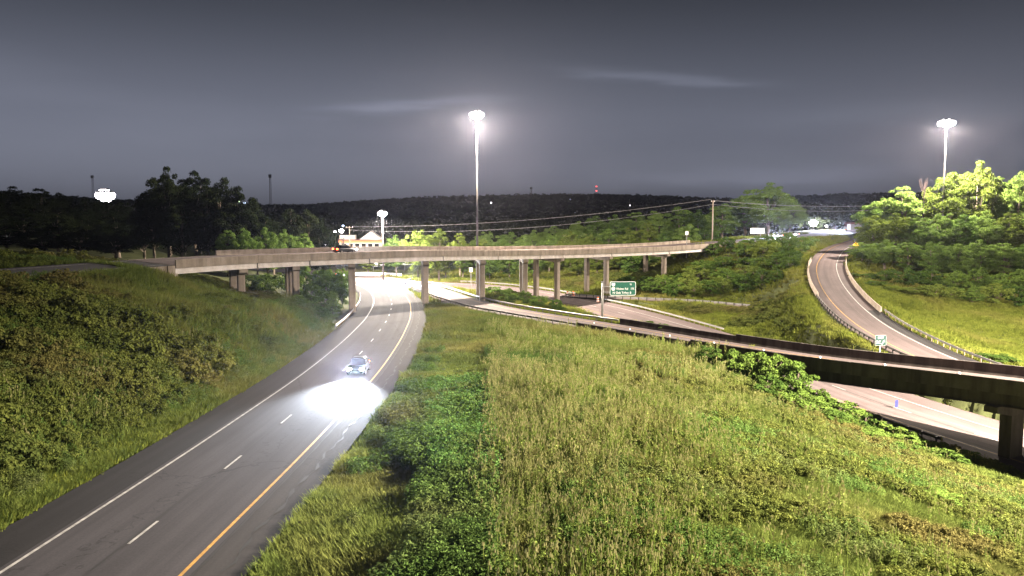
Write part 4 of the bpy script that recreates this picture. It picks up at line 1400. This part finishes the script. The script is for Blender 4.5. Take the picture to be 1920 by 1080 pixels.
def trunk_mesh(name, H, base, cl, r0, seed):
    rnd = random.Random(seed)
    m = MB()
    ptop = (rnd.uniform(-0.4, 0.4), rnd.uniform(-0.4, 0.4), base + (H - base) * 0.7)
    m.tube([(0, 0, -0.5), (rnd.uniform(-.15, .15), rnd.uniform(-.15, .15), base * 0.6), (ptop[0] * .5, ptop[1] * .5, base + (H - base) * 0.3), ptop], [r0 * 1.25, r0 * 0.9, r0 * 0.65, r0 * 0.2], 7)
    for (q, cr) in cl[:14]:
        z0 = base * 0.7 + (q[2] - base * 0.7) * 0.35
        z0 = max(base * 0.5, z0)
        m.tube([(0, 0, z0), (q[0] * 0.5, q[1] * 0.5, z0 + (q[2] - z0) * 0.6), tuple(q)], [r0 * 0.35, r0 * 0.22, r0 * 0.06], 5)
    me_ = mesh(name, m.v, m.f, True)
    me_.materials.append(M_BARK)
    return me_
TREES = {}
def make_trees():
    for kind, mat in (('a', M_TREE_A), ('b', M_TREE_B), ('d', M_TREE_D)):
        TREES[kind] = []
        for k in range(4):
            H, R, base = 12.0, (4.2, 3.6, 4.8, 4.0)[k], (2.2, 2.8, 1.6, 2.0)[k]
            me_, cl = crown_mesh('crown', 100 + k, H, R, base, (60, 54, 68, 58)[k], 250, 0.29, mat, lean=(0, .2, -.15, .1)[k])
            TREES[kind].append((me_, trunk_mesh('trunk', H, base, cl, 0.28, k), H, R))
    TREES['s'] = []
    for k in range(4):
        me_, cl = crown_mesh('foliage', 300 + k, 3.0, (1.7, 1.5, 1.9, 1.6)[k], 0.15, 30, 95, 0.20, M_SHRUB)
        TREES['s'].append((me_, trunk_mesh('stem', 3.0, 0.3, cl, 0.07, k + 9), 3.0, 1.7))
    TREES['y'] = []
    for k in range(2):
        me_, cl = crown_mesh('foliage', 320 + k, 3.0, (1.7, 1.9)[k], 0.15, 30, 95, 0.20, M_TREE_B)
        TREES['y'].append((me_, trunk_mesh('stem', 3.0, 0.3, cl, 0.07, k + 19), 3.0, 1.7))
make_trees()
_tree_n = [0]
def tree(px, py, Y, wpx, kind, label, group=None, name=None, minroad=1.5):
    for _ in range(12):
        p = at(px, py, Y)
        if float(sample(RDg, p.x, p.y)[0]) > minroad and float(sample(BDg, p.x, p.y)[0]) > 1.5:
            break
        Y += 4
    zg = G(p.x, p.y)
    h = max(1.2, p.z - zg)
    k = _tree_n[0] % len(TREES[kind])
    _tree_n[0] += 1
    cm, tm, H, R = TREES[kind][k]
    root = empty(name or ('shrub' if kind in 'sy' else 'tree'), (p.x, p.y, zg), random.uniform(0, 6.28))
    w = wpx / ppm(Y) / 2
    root.scale = (w / R, w / R, h / H)
    tag(root, label, 'shrub' if kind in 'sy' else 'tree', group)
    obj('foliage' if kind in 'sy' else 'crown', cm, None, root)
    obj('stem' if kind in 'sy' else 'trunk', tm, None, root)
    return root

ORD = ('leftmost', 'second', 'third', 'fourth', 'fifth', 'sixth', 'seventh', 'eighth', 'ninth', 'tenth', 'eleventh', 'twelfth', 'thirteenth', 'fourteenth', 'fifteenth', 'sixteenth', 'seventeenth', 'eighteenth', 'nineteenth', 'twentieth')
def tree_row(items, kind, what, group, minroad=1.5):
    items = sorted(items)
    for i, it in enumerate(items):
        lb = 'leftmost ' + what if i == 0 else ('rightmost ' + what if i == len(items) - 1 else ORD[i] + ' from the left, ' + what)
        tree(it[0], it[1], it[2], it[3], it[4] if len(it) > 4 else kind, lb, group, minroad=minroad)
# ------------------------------------------------------------------ trees
# the dark wood on the left
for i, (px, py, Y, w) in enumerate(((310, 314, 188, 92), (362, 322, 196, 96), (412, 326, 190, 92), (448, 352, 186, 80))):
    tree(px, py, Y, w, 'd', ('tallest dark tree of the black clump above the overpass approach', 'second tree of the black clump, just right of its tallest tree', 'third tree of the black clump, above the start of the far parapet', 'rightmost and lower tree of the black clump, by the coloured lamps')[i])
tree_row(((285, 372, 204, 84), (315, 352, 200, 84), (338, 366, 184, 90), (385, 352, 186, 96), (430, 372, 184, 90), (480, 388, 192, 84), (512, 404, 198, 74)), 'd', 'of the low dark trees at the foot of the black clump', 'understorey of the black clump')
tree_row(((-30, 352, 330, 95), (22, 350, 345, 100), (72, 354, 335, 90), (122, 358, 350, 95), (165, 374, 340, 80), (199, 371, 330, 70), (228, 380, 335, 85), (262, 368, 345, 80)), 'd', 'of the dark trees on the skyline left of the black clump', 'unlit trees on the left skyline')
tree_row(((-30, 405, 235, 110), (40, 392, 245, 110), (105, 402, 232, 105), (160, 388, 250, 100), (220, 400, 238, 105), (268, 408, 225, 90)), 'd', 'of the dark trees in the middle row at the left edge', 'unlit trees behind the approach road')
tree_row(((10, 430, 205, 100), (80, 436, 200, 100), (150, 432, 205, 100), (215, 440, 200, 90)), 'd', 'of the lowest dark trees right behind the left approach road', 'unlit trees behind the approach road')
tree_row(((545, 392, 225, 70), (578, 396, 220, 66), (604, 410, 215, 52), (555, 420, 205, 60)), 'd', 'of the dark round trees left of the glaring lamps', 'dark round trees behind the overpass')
tree_row(((425, 432, 176, 56), (462, 424, 178, 56), (500, 428, 182, 56), (535, 430, 188, 52), (572, 438, 192, 46)), 'a', 'of the dim green trees just behind the far parapet', 'dim green trees behind the far parapet')
# lit trees beyond the overpass
for i, (px, py, Y, w, k) in enumerate(((782, 427, 262, 62, 'b'), (822, 430, 258, 56, 'b'), (742, 441, 275, 52, 'a'), (862, 437, 268, 44, 'b'))):
    tree(px, py, Y, w, k, ('brightest yellow-green tree behind the overpass, left of the middle mast', 'second bright yellow-green tree, between the brightest one and the middle mast', 'grey-green tree right beside the short light mast', 'small yellow-green tree touching the middle mast')[i])
tree_row(((915, 432, 330, 60), (955, 436, 335, 60), (1000, 432, 330, 60), (1040, 424, 335, 66), (1078, 412, 330, 66), (1115, 406, 335, 70), (1155, 403, 332, 70),
          (1195, 398, 330, 72), (1235, 393, 326, 74), (1275, 389, 322, 74), (1312, 393, 318, 66)), 'a', 'of the back row of trees behind the overpass', 'back row of the wood behind the overpass')
tree_row(((905, 448, 285, 44, 'b'), (945, 446, 290, 46, 'a'), (985, 444, 288, 46, 'a'), (1030, 440, 290, 50, 'a'), (1070, 434, 285, 48, 'b'), (1105, 436, 282, 46, 'b'), (1140, 430, 288, 52, 'a'), (1178, 428, 284, 50, 'b'),
          (1216, 418, 282, 56, 'b'), (1252, 430, 280, 48, 'a'), (1290, 421, 278, 54, 'a'), (1322, 428, 285, 44, 'a')), 'a', 'of the front row of lit trees behind the overpass', 'front row of the wood behind the overpass')
tree_row(((690, 478, 300, 40, 'b'), (728, 482, 305, 36, 'b'), (835, 474, 275, 46, 'b'), (868, 470, 270, 44, 'a'), (918, 472, 262, 50, 'a'), (955, 474, 262, 46, 'a'), (1000, 472, 258, 50, 'a'), (1045, 472, 256, 50, 'b'), (1085, 474, 252, 46, 'b'),
          (1120, 474, 250, 48, 'b'), (1155, 472, 248, 48, 'b'), (1185, 470, 246, 44, 'a'), (1215, 476, 244, 42, 'a'), (1250, 480, 242, 44, 'a'), (805, 488, 290, 30, 'b')), 'a', 'of the trees seen under the deck between the overpass columns', 'trees under and beyond the deck')
for i, (px, py, Y, w, k) in enumerate(((1442, 343, 300, 108, 'a'), (1398, 368, 305, 84, 'a'), (1482, 372, 310, 64, 'a'), (1355, 383, 300, 74, 'a'))):
    tree(px, py, Y, w, k, ('large rounded tree standing alone above the right end of the overpass', 'medium tree just left of the large rounded tree', 'smaller tree at the right flank of the large rounded tree, beside the glaring lamp', 'tree directly right of the wooden utility pole')[i])
# the tall lit wood on the right
big = (((1655, 372, 236, 84, 'a'), 'leftmost tall tree of the right-hand wood, beside the exit ramp'), ((1695, 350, 232, 96, 'a'), 'tall tree of the right-hand wood under the bare dead branches'),
       ((1738, 346, 236, 86, 'b'), 'tall pale tree of the right-hand wood just left of its mast'), ((1785, 326, 226, 108, 'b'), 'bright tree of the right-hand wood below the mast lamp'),
       ((1835, 303, 228, 92, 'b'), 'highest tree of the right-hand wood'), ((1874, 332, 234, 84, 'a'), 'tree just right of the highest tree of the right-hand wood'), ((1914, 314, 226, 90, 'a'), 'tall tree cut by the right edge of the picture'))
for a, lb in big:
    tree(*a, lb)
tree_row(((1640, 405, 222, 86, 'b'), (1680, 400, 216, 84, 'b'), (1722, 408, 212, 84, 'a'), (1764, 396, 214, 84, 'a'), (1806, 404, 210, 84, 'a'), (1850, 396, 212, 88, 'a'), (1892, 400, 208, 84, 'b'), (1934, 396, 210, 84, 'a')), 'a', 'of the middle tier of trees in the right-hand wood', 'lower tiers of the right-hand wood')
tree_row(((1618, 455, 212, 60, 'a'), (1660, 450, 204, 76, 'a'), (1705, 455, 200, 80, 'a'), (1750, 450, 198, 80, 'a'), (1795, 458, 196, 80, 'a'), (1840, 450, 198, 84, 'a'), (1885, 456, 196, 80, 'a'), (1930, 455, 196, 80, 'a')), 'a', 'of the lowest tier of trees in the right-hand wood', 'lower tiers of the right-hand wood')
tree_row(((1600, 500, 196, 46), (1625, 512, 186, 60), (1660, 506, 184, 60), (1700, 500, 184, 66), (1745, 505, 184, 66), (1790, 508, 183, 66), (1835, 500, 184, 66), (1880, 508, 183, 66), (1925, 502, 184, 66)), 's', 'of the taller shrubs at the foot of the right-hand wood', 'shrubs along the grassy field')
tree_row(((1640, 540, 176, 52, 's'), (1672, 546, 174, 48, 'y'), (1712, 538, 173, 56, 'y'), (1752, 532, 172, 56, 'y'), (1786, 538, 173, 50, 'y'), (1824, 534, 172, 56, 's'), (1866, 530, 172, 60, 'y'), (1908, 534, 172, 58, 's')), 's', 'of the front shrubs along the edge of the right-hand field', 'shrubs along the grassy field')
# thicket on the slope between the overpass end and the exit ramp
_r = random.Random(3)
for row, Y in zip(('lowest', 'second lowest', 'third lowest', 'third highest', 'second highest', 'highest'), (204, 212, 220, 228, 236, 246)):
    items = []
    for px in range(1180, 1530, 30):
        p = at(px + _r.uniform(-9, 9), 520, Y + _r.uniform(-3, 3))
        if float(sample(RDg, p.x, p.y)[0]) < 2.5 or float(sample(BDg, p.x, p.y)[0]) < 1.5:
            continue
        zg = G(p.x, p.y)
        hh = _r.uniform(2.8, 5.6)
        items.append((960 + FPX * p.x / p.y, 400 + (HC - zg - hh) * FPX / p.y, p.y, _r.uniform(36, 56), 'y' if _r.random() < 0.3 else 's'))
    tree_row(items, 's', 'shrub in the ' + row + ' row left of the exit ramp', 'thicket left of the exit ramp')
# shrubs below the overpass at left
tree_row(((470, 514, 152, 60), (500, 512, 160, 60), (540, 508, 166, 62), (575, 506, 172, 60), (608, 502, 178, 56), (634, 500, 186, 50), (612, 506, 150, 62), (585, 530, 140, 58), (640, 512, 158, 44), (560, 552, 134, 52), (622, 545, 142, 46), (520, 560, 130, 46), (600, 572, 136, 40)), 's', 'of the dark shrubs beside the left pier of the overpass', 'shrubs beside the left pier')
# shrubs around the ramp rail and the lower highway
tree_row(((1190, 604, 146, 34), (1215, 612, 139, 40), (1245, 622, 132, 36)), 's', 'of three shrubs at the near ramp guardrail', 'shrubs along the ramp guardrails', minroad=0.4)
tree_row(((925, 536, 176, 40), (955, 540, 172, 44), (985, 544, 170, 44), (1012, 552, 166, 40), (1045, 560, 162, 36)), 's', 'of the shrubs behind the far guardrail of the ramp', 'shrubs along the ramp guardrails', minroad=0.4)
tree_row(((1326, 648, 104, 56), (1370, 652, 101, 74), (1412, 655, 99, 84), (1455, 662, 97, 90), (1496, 676, 95, 90), (1535, 728, 93, 84), (1578, 752, 91, 84), (1622, 773, 90, 84), (1664, 792, 88, 84), (1706, 808, 86, 84), (1756, 828, 84, 84), (1810, 846, 82, 84), (1862, 862, 80, 80)), 's', 'of the shrubs lining the lower highway guardrail', 'row of shrubs above the lower highway', minroad=0.6)
tree_row(((1440, 700, 90, 80), (1500, 730, 87, 80), (1560, 768, 85, 84), (1620, 800, 83, 84), (1690, 834, 80, 84)), 's', 'of the field-side shrubs in the row above the highway', 'row of shrubs above the lower highway', minroad=0.6)
for px, py, Y, w, lb in ((1245, 832, 58, 84, 'dark green bush in the middle of the weedy field'), (1160, 905, 48, 76, 'nearest bush standing in the tall weeds'), (1760, 965, 57, 110, 'spreading low bush near the lower right corner'), (1340, 800, 66, 56, 'small bush right of the dark green bush in the weedy field')):
    tree(px, py, Y, w, 's', lb, minroad=0.6)
# bare dead tree
p = at(1733, 331, 231)
zg = G(p.x, p.y)
dt = empty('dead_tree', (p.x, p.y, zg))
tag(dt, 'bare pinkish dead tree poking above the right-hand wood', 'tree')
h = p.z - zg
m = MB().tube([(0, 0, -0.3), (0.2, 0, h * 0.5), (0.1, 0, h * 0.85)], [0.3, 0.2, 0.08], 7)
m.build('trunk', M_DEAD, dt)
for k in range(9):
    a = k * 2.4
    r_ = 1.0 + 0.9 * ((k * 7) % 5) / 5
    m = MB().tube([(0.1, 0, h * (0.72 + 0.015 * k)), (r_ * 0.6 * math.cos(a), r_ * 0.6 * math.sin(a), h * (0.86 + 0.01 * k)), (r_ * math.cos(a), r_ * math.sin(a), h * (0.94 + 0.007 * k))], [0.06, 0.045, 0.025], 5)
    m.build('branch', M_DEAD, dt)

# ------------------------------------------------------------------ ground cover (stuff)
PROTO = bpy.data.collections.new('plant_shapes')
def proto(name, me_):
    o = bpy.data.objects.new(name, me_)
    return o
def blades(seed, n, h, spread, w, mat):
    rng = np.random.default_rng(seed)
    V = []
    for i in range(n):
        a = rng.uniform(0, 6.28); r = spread * rng.uniform(0, 1) ** 0.5
        b = np.array([r * math.cos(a), r * math.sin(a), 0])
        d = np.array([math.cos(a + rng.normal() * .6), math.sin(a + rng.normal() * .6), 0])
        hh = h * rng.uniform(0.5, 1.1)
        s = np.array([-d[1], d[0], 0]) * w
        tip = b + d * hh * rng.uniform(0.2, 0.75) + np.array([0, 0, hh])
        mid = b + d * hh * 0.15 + np.array([0, 0, hh * 0.6])
        V += [b - s, b + s, mid + s * 0.8, mid - s * 0.8, mid - s * 0.8, mid + s * 0.8, tip + s * 0.15, tip - s * 0.15]
    return np.array(V)
def weed(seed, n, h, r, size, mat):
    rng = np.random.default_rng(seed)
    z = h * rng.uniform(0.08, 1, n)
    rad = r * (0.35 + 0.65 * np.sin(np.clip(z / h, 0, 1) * PI * 0.75 + 0.4)) * rng.uniform(0.3, 1, n) ** 0.5
    a = rng.uniform(0, 6.28, n)
    c = np.stack([rad * np.cos(a), rad * np.sin(a), z], 1)
    nr = unit(np.stack([np.cos(a) * 0.6, np.sin(a) * 0.6, np.full(n, 0.75)], 1) + rng.normal(size=(n, 3)) * 0.35)
    return leaf_quads(c, nr, size * rng.uniform(0.6, 1.3, n), rng, 0.6)
def stalks(seed, n, h):
    rng = np.random.default_rng(seed)
    V, E = [], MB()
    for i in range(n):
        a = rng.uniform(0, 6.28); r = 0.5 * rng.uniform() ** .5
        b = np.array([r * math.cos(a), r * math.sin(a), 0]); hh = h * rng.uniform(0.65, 1.1)
        tip = b + np.array([rng.normal() * .08, rng.normal() * .08, hh])
        k = 11
        t = rng.uniform(0.1, 0.85, k)
        c = b + (tip - b) * t[:, None]
        aa = rng.uniform(0, 6.28, k)
        dd = np.stack([np.cos(aa), np.sin(aa), np.full(k, 0.2)], 1)
        c = c + dd * 0.07
        nr = unit(np.stack([np.cos(aa) * .5, np.sin(aa) * .5, np.full(k, 0.8)], 1))
        V.append(leaf_quads(c, nr, 0.20 * rng.uniform(0.6, 1.2, k) * (1.15 - t * 0.5), rng, 0.35))
        s = 0.024
        V.append(np.array([b + (s, 0, 0), b - (s, 0, 0), tip - (s * .5, 0, 0), tip + (s * .5, 0, 0), b + (0, s, 0), b - (0, s, 0), tip - (0, s * .5, 0), tip + (0, s * .5, 0)]))
        for j in range(3):
            q = tip + np.array([rng.normal() * .045, rng.normal() * .045, rng.uniform(-.24, .08)])
            w = 0.036
            E.add([q + (-w, 0, -.04), q + (w, 0, -.04), q + (w * .4, 0, .07), q + (-w * .4, 0, .07)], [(0, 1, 2, 3)])
            E.add([q + (0, -w, -.04), q + (0, w, -.04), q + (0, w * .4, .07), q + (0, -w * .4, .07)], [(0, 1, 2, 3)])
    return np.concatenate(V), E
PR = {}
PR['grass'] = [proto('grass_tuft', quads_mesh('grass_tuft', blades(k, 26, 0.42, 0.30, 0.016, None), M_GRASS)) for k in range(3)]
PR['lawn'] = [proto('lawn_tuft', quads_mesh('lawn_tuft', blades(10 + k, 30, 0.50, 0.55, 0.03, None), M_LAWN)) for k in range(3)]
PR['weed'] = [proto('weed', quads_mesh('weed', weed(20 + k, 110, 0.95, 0.42, 0.125, None), M_WEED)) for k in range(4)]
PR['headlit'] = [proto('headlit_weed', quads_mesh('headlit_weed', weed(50 + k, 110, 0.95, 0.42, 0.125, None), M_WEED_B)) for k in range(3)]
_st = [stalks(30 + k, 4, 1.75) for k in range(4)]
PR['stalk'] = [proto('stalk', quads_mesh('stalk', a, M_STALK, (e.v, e.f, M_SEED))) for a, e in _st]
PR['brush'] = []
for k in range(4):
    me_, _cl = crown_mesh('brush', 400 + k, 1.4, 1.2, 0.05, 20, 60, 0.15, M_BRUSH)
    PR['brush'].append(proto('brush', me_))
PR['far'] = []
for k in range(4):
    me_, _cl = crown_mesh('far_crown', 500 + k, 14, 5.5, 1.0, 22, 12, 2.6, M_FAR)
    PR['far'].append(proto('far_crown', me_))
PCOL = {}
for k, lst in PR.items():
    cc = bpy.data.collections.new('shapes_' + k)
    for o in lst:
        cc.objects.link(o)
    PCOL[k] = cc
def scatter(name, kind, pts, scl, label, cat):
    n = len(pts)
    me_ = bpy.data.meshes.new(name)
    me_.vertices.add(n)
    me_.vertices.foreach_set('co', np.asarray(pts, np.float32).ravel())
    for nm, arr in (('scl', scl), ('rotz', RNG.uniform(0, 6.28, n))):
        at_ = me_.attributes.new(nm, 'FLOAT', 'POINT')
        at_.data.foreach_set('value', np.asarray(arr, np.float32))
    tl = me_.attributes.new('tilt', 'FLOAT', 'POINT')
    tl.data.foreach_set('value', RNG.normal(0, 0.10, n).astype(np.float32))
    ix = me_.attributes.new('pick', 'INT', 'POINT')
    ix.data.foreach_set('value', RNG.integers(0, len(PR[kind]), n).astype(np.int32))
    o = bpy.data.objects.new(name, me_)
    C.objects.link(o)
    o['kind'] = 'stuff'
    tag(o, label, cat)
    ng = bpy.data.node_groups.new('scatter_' + name, 'GeometryNodeTree')
    ng.interface.new_socket('Geometry', in_out='INPUT', socket_type='NodeSocketGeometry')
    ng.interface.new_socket('Geometry', in_out='OUTPUT', socket_type='NodeSocketGeometry')
    N = ng.nodes.new
    gi, go = N('NodeGroupInput'), N('NodeGroupOutput')
    ci = N('GeometryNodeCollectionInfo')
    ci.inputs['Collection'].default_value = PCOL[kind]
    ci.inputs['Separate Children'].default_value = True
    ci.inputs['Reset Children'].default_value = True
    ip = N('GeometryNodeInstanceOnPoints')
    ip.inputs['Pick Instance'].default_value = True
    def named(nm, ty):
        q = N('GeometryNodeInputNamedAttribute')
        q.data_type = ty
        q.inputs['Name'].default_value = nm
        return q.outputs['Attribute']
    cx_ = N('ShaderNodeCombineXYZ')
    lk = ng.links.new
    lk(named('rotz', 'FLOAT'), cx_.inputs['Z'])
    lk(named('tilt', 'FLOAT'), cx_.inputs['X'])
    lk(gi.outputs[0], ip.inputs['Points'])
    lk(ci.outputs[0], ip.inputs['Instance'])
    lk(named('pick', 'INT'), ip.inputs['Instance Index'])
    lk(cx_.outputs[0], ip.inputs['Rotation'])
    lk(named('scl', 'FLOAT'), ip.inputs['Scale'])
    lk(ip.outputs[0], go.inputs[0])
    md = o.modifiers.new('scatter', 'NODES')
    md.node_group = ng
    return o
my = MAIN.p[:, 1]
def main_x(y): return np.interp(y, my, MAIN.p[:, 0])
_fo = np.argsort(FLY.p[:, 1]); _ho = np.argsort(HWY.p[:, 1])
def fly_x(y): return np.interp(y, FLY.p[_fo, 1], FLY.p[_fo, 0])
def hwy_x(y): return np.interp(y, HWY.p[_ho, 1], HWY.p[_ho, 0])
def cand(n, x0, x1, y0, y1, margin=160):
    x = RNG.uniform(x0, x1, n); y = RNG.uniform(y0, y1, n)
    u = 960 + FPX * x / (y + 1.3)
    k = (u > -margin) & (u < 1920 + margin)
    x, y, u = x[k], y[k], u[k]
    return x, y, u, sample(RDg, x, y), sample(BDg, x, y)
def centre(x, y):
    return (x > main_x(y) + 6.2) & (x < np.minimum(fly_x(y), hwy_x(y)) - 3.0) & (y < 170)
def put(x, y, s, z=0.0):
    return np.stack([x, y, sample(GZ, x, y) - 0.05 + z], 1)
# 1 short grass of the central field and all verges
P_, S_ = [], []
for (n, x0, x1, y0, y1, s0) in ((150000, -30, 45, 22, 62, 1.0), (120000, -40, 62, 62, 110, 1.15), (60000, -60, 80, 110, 190, 1.5)):
    x, y, u, rd, bd = cand(n, x0, x1, y0, y1)
    k = (rd > 0.25) & centre(x, y)
    k |= (rd > 0.25) & (rd < 5) & (x < main_x(y)) & (y < 130)
    k &= ~((x > -0.03 * y) & (y < 92) & (u < 1180 + 3.2 * (y - 30)) & (RNG.uniform(0, 1, len(x)) < 0.65))
    x, y = x[k], y[k]
    P_.append(put(x, y, 0)); S_.append(s0 * RNG.uniform(0.7, 1.4, len(x)) * (0.75 + 0.6 * vnoise(x, y, 4, 8)))
scatter('grass', 'grass', np.concatenate(P_), np.concatenate(S_), 'short green grass of the field between the main road and the ramp', 'grass')
# 2 pale grass of the fields on the right and around the highway
P_, S_ = [], []
for (n, x0, x1, y0, y1, s0) in ((60000, -10, 130, 90, 180, 1.0), (40000, -60, 170, 180, 330, 1.5)):
    x, y, u, rd, bd = cand(n, x0, x1, y0, y1)
    k = (rd > 0.3) & (~centre(x, y)) & (x > main_x(np.clip(y, 0, 300)) + 6)
    x, y = x[k], y[k]
    P_.append(put(x, y, 0)); S_.append(s0 * RNG.uniform(0.7, 1.4, len(x)) * (0.6 + 0.8 * vnoise(x, y, 6, 9)))
scatter('field_grass', 'lawn', np.concatenate(P_), np.concatenate(S_), 'yellowish grass of the fields beside the exit ramp and lower highway', 'grass')
x, y, u, rd, bd = cand(30000, -45, -20, 22, 130)  # paler tufts put headlight glow into the colour of the verge
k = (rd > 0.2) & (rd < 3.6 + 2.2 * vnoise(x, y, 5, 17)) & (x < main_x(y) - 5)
scatter('verge_grass', 'lawn', put(x[k], y[k], 0), RNG.uniform(0.6, 1.2, k.sum()), 'grass strip left of the main road, paler to stand for headlight glow', 'grass')
# 3 tall weed stalks with seed heads
x, y, u, rd, bd = cand(72000, -10, 45, 24, 132)
edge = -0.030 * y + 1.3 * (vnoise(x, y, 2.5, 3) - 0.5)
lim = 1180 + 3.2 * (y - 30) + 260 * (vnoise(x, y, 9, 5) - 0.4)
k = centre(x, y) & (rd > 1.0) & (x > edge) & (vnoise(x, y, 5, 12) > 0.22)
k &= RNG.uniform(0, 1, len(x)) < (0.26 - 0.235 * smooth(-170, 170, u - lim)) * (1 - 0.85 * smooth(72, 104, y - 26 * np.exp(-((u - 935) / 60.0) ** 2) + 14 * (vnoise(x, y, 7, 2) - 0.5))) * (0.35 + 1.1 * vnoise(x, y, 3.5, 13))
xs, ys = x[k], y[k]
scatter('tall_weeds', 'stalk', put(xs, ys, 0), RNG.uniform(0.7, 1.25, len(xs)) * (0.75 + 0.45 * vnoise(xs, ys, 7, 6)), 'tall upright weeds with tan seed heads in the central field', 'weeds')
# 4 leafy weeds: left of the tall stand, clumps on the right
x, y, u, rd, bd = cand(70000, -16, 48, 24, 100)
n1 = vnoise(x, y, 6, 21)
leafy = (x < -0.030 * y + 0.3) & (u > 735 + 130 * (vnoise(x, y, 6, 22) - 0.5)) & (y < 76)
clump = (x > -0.03 * y) & (n1 > 0.60)
road_edge = (x < main_x(y) + 9.5) & (vnoise(x, y, 3, 23) > 0.5)
k = centre(x, y) & (rd > 0.5) & (leafy | clump | road_edge) & (RNG.uniform(0, 1, len(x)) < np.where(leafy, 0.75, 0.45))
xs, ys = x[k], y[k]
scatter('leafy_weeds', 'weed', put(xs, ys, 0), RNG.uniform(0.6, 1.25, len(xs)) * np.where(leafy[k], 1.15, 0.95), 'broad leaved green weeds beside the tall weed stand', 'weeds')
x, y, u, rd, bd = cand(20000, -12, 4, 34, 80)  # strip of lighter leaves carrying painted headlight glow
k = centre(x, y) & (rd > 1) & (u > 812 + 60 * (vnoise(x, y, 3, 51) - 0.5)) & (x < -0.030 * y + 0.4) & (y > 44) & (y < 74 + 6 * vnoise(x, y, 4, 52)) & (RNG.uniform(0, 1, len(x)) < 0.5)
scatter('headlit_weeds', 'headlit', put(x[k], y[k], 0), RNG.uniform(0.7, 1.35, k.sum()), 'vivid leafy strip left of the tall weeds, headlight glow put into its green', 'weeds')
# 5 brush over the left hillside and the slopes under the bridges
P_, S_ = [], []
x, y, u, rd, bd = cand(26000, -95, -20, 20, 160)
k = (x < main_x(y) - 6) & (rd > 2.6) & (RNG.uniform(0, 1, len(x)) < 0.95)
ov = sample(BDg, x, y)
hs = np.clip(0.4 + ov / 16, 0.4, 1.0) * np.where((u > 150) & (y > 84), 0.6, 1.0)
P_.append(put(x[k], y[k], 0)); S_.append((RNG.uniform(0.45, 1.15, len(x)) * np.where(RNG.uniform(0, 1, len(x)) < 0.05, RNG.uniform(1.3, 2.0, len(x)), 1.0) * (0.6 + 0.8 * vnoise(x, y, 9, 31)) * hs * np.clip(0.35 + rd / 9, 0.35, 1))[k])
x, y, u, rd, bd = cand(9000, -10, 60, 100, 260)
k = (rd > 1.6) & (vnoise(x, y, 8, 33) > 0.52) & (~centre(x, y)) & (x > main_x(y) + 8)
P_.append(put(x[k], y[k], 0)); S_.append((RNG.uniform(0.5, 1.0, len(x)) * np.clip(rd / 6, 0.5, 1.1))[k])
scatter('hillside_brush', 'brush', np.concatenate(P_), np.concatenate(S_), 'dense green brush covering the hillside left of the main road and the slopes under the bridges', 'brush')
x, y, u, rd, bd = cand(14000, -95, -20, 20, 150)
k = (x < main_x(y) - 6) & (rd > 1.2) & (vnoise(x, y, 7, 35) > 0.45) & (bd > 1) & ((y < 84) | (u < 150) | (x > main_x(y) - 16))
scatter('bank_weeds', 'weed', put(x[k], y[k], 0, 0.35), RNG.uniform(0.7, 1.3, k.sum()) * np.clip(0.5 + rd[k] / 10, 0.5, 1.1), 'taller leafy weeds poking out of the brush on the left bank', 'weeds')
x, y, u, rd, bd = cand(3500, -95, -20, 20, 150)
k = (x < main_x(y) - 6) & (rd > 3) & (vnoise(x, y, 10, 36) > 0.62) & (bd > 2) & (y < 84)
scatter('bank_stalks', 'stalk', put(x[k], y[k], 0, 0.3), RNG.uniform(0.8, 1.3, k.sum()), 'dry upright stalks scattered over the left bank', 'weeds')
x, y, u, rd, bd = cand(22000, -95, -20, 20, 125)
k = (x < main_x(y) - 6) & (rd > 2.0)
scatter('bank_grass', 'grass', put(x[k], y[k], 0, 0.15), RNG.uniform(1.6, 3.2, k.sum()) * np.clip(0.4 + rd[k] / 10, 0.4, 1.0), 'long rough grass growing through the brush on the left bank', 'grass')
# 6 mixed low growth over the right part of the central field
x, y, u, rd, bd = cand(16000, 0, 50, 24, 104)
k = centre(x, y) & (rd > 0.8) & (u > 1180) & (vnoise(x, y, 5, 41) > 0.36)
scatter('low_brush', 'brush', put(x[k], y[k], 0, -0.1), RNG.uniform(0.3, 0.85, k.sum()), 'low mixed growth on the slope in the lower right', 'brush')
# 7 the wooded hills in the distance
th = RNG.uniform(-0.72, 0.72, 30000)
R_ = np.sqrt(RNG.uniform(430 ** 2, 2250 ** 2, 30000))
x, y = R_ * np.sin(th), R_ * np.cos(th)
rd = sample(RDg, x, y)
k = (rd > 12) & (RNG.uniform(0, 1, len(x)) < np.where(R_ < 900, 1.0, 0.8))
x, y = x[k], y[k]
scatter('distant_wood', 'far', put(x, y, 0, -0.5), RNG.uniform(0.7, 1.25, len(x)), 'dark wooded hills closing the view below the sky', 'woodland')

# ------------------------------------------------------------------ hazy night air
hz = MB()
hz.box((0, 1100, (HC + 95 + HC - 32) / 2), (5100, 3200, 127))
haze = hz.build('haze', None)
hm, ht, ho = nodes_mat('hazy_air')
pv = ht.nodes.new('ShaderNodeVolumePrincipled')
pv.inputs['Color'].default_value = (0.80, 0.80, 1.0, 1)
pv.inputs['Density'].default_value = 0.000030
pv.inputs['Anisotropy'].default_value = 0.86
ht.links.new(pv.outputs[0], ho.inputs['Volume'])
haze.data.materials.append(hm)
haze['kind'] = 'stuff'
tag(haze, 'thin hazy night air over the whole interchange', 'haze')
print('SCENE BUILT', len(bpy.data.objects))
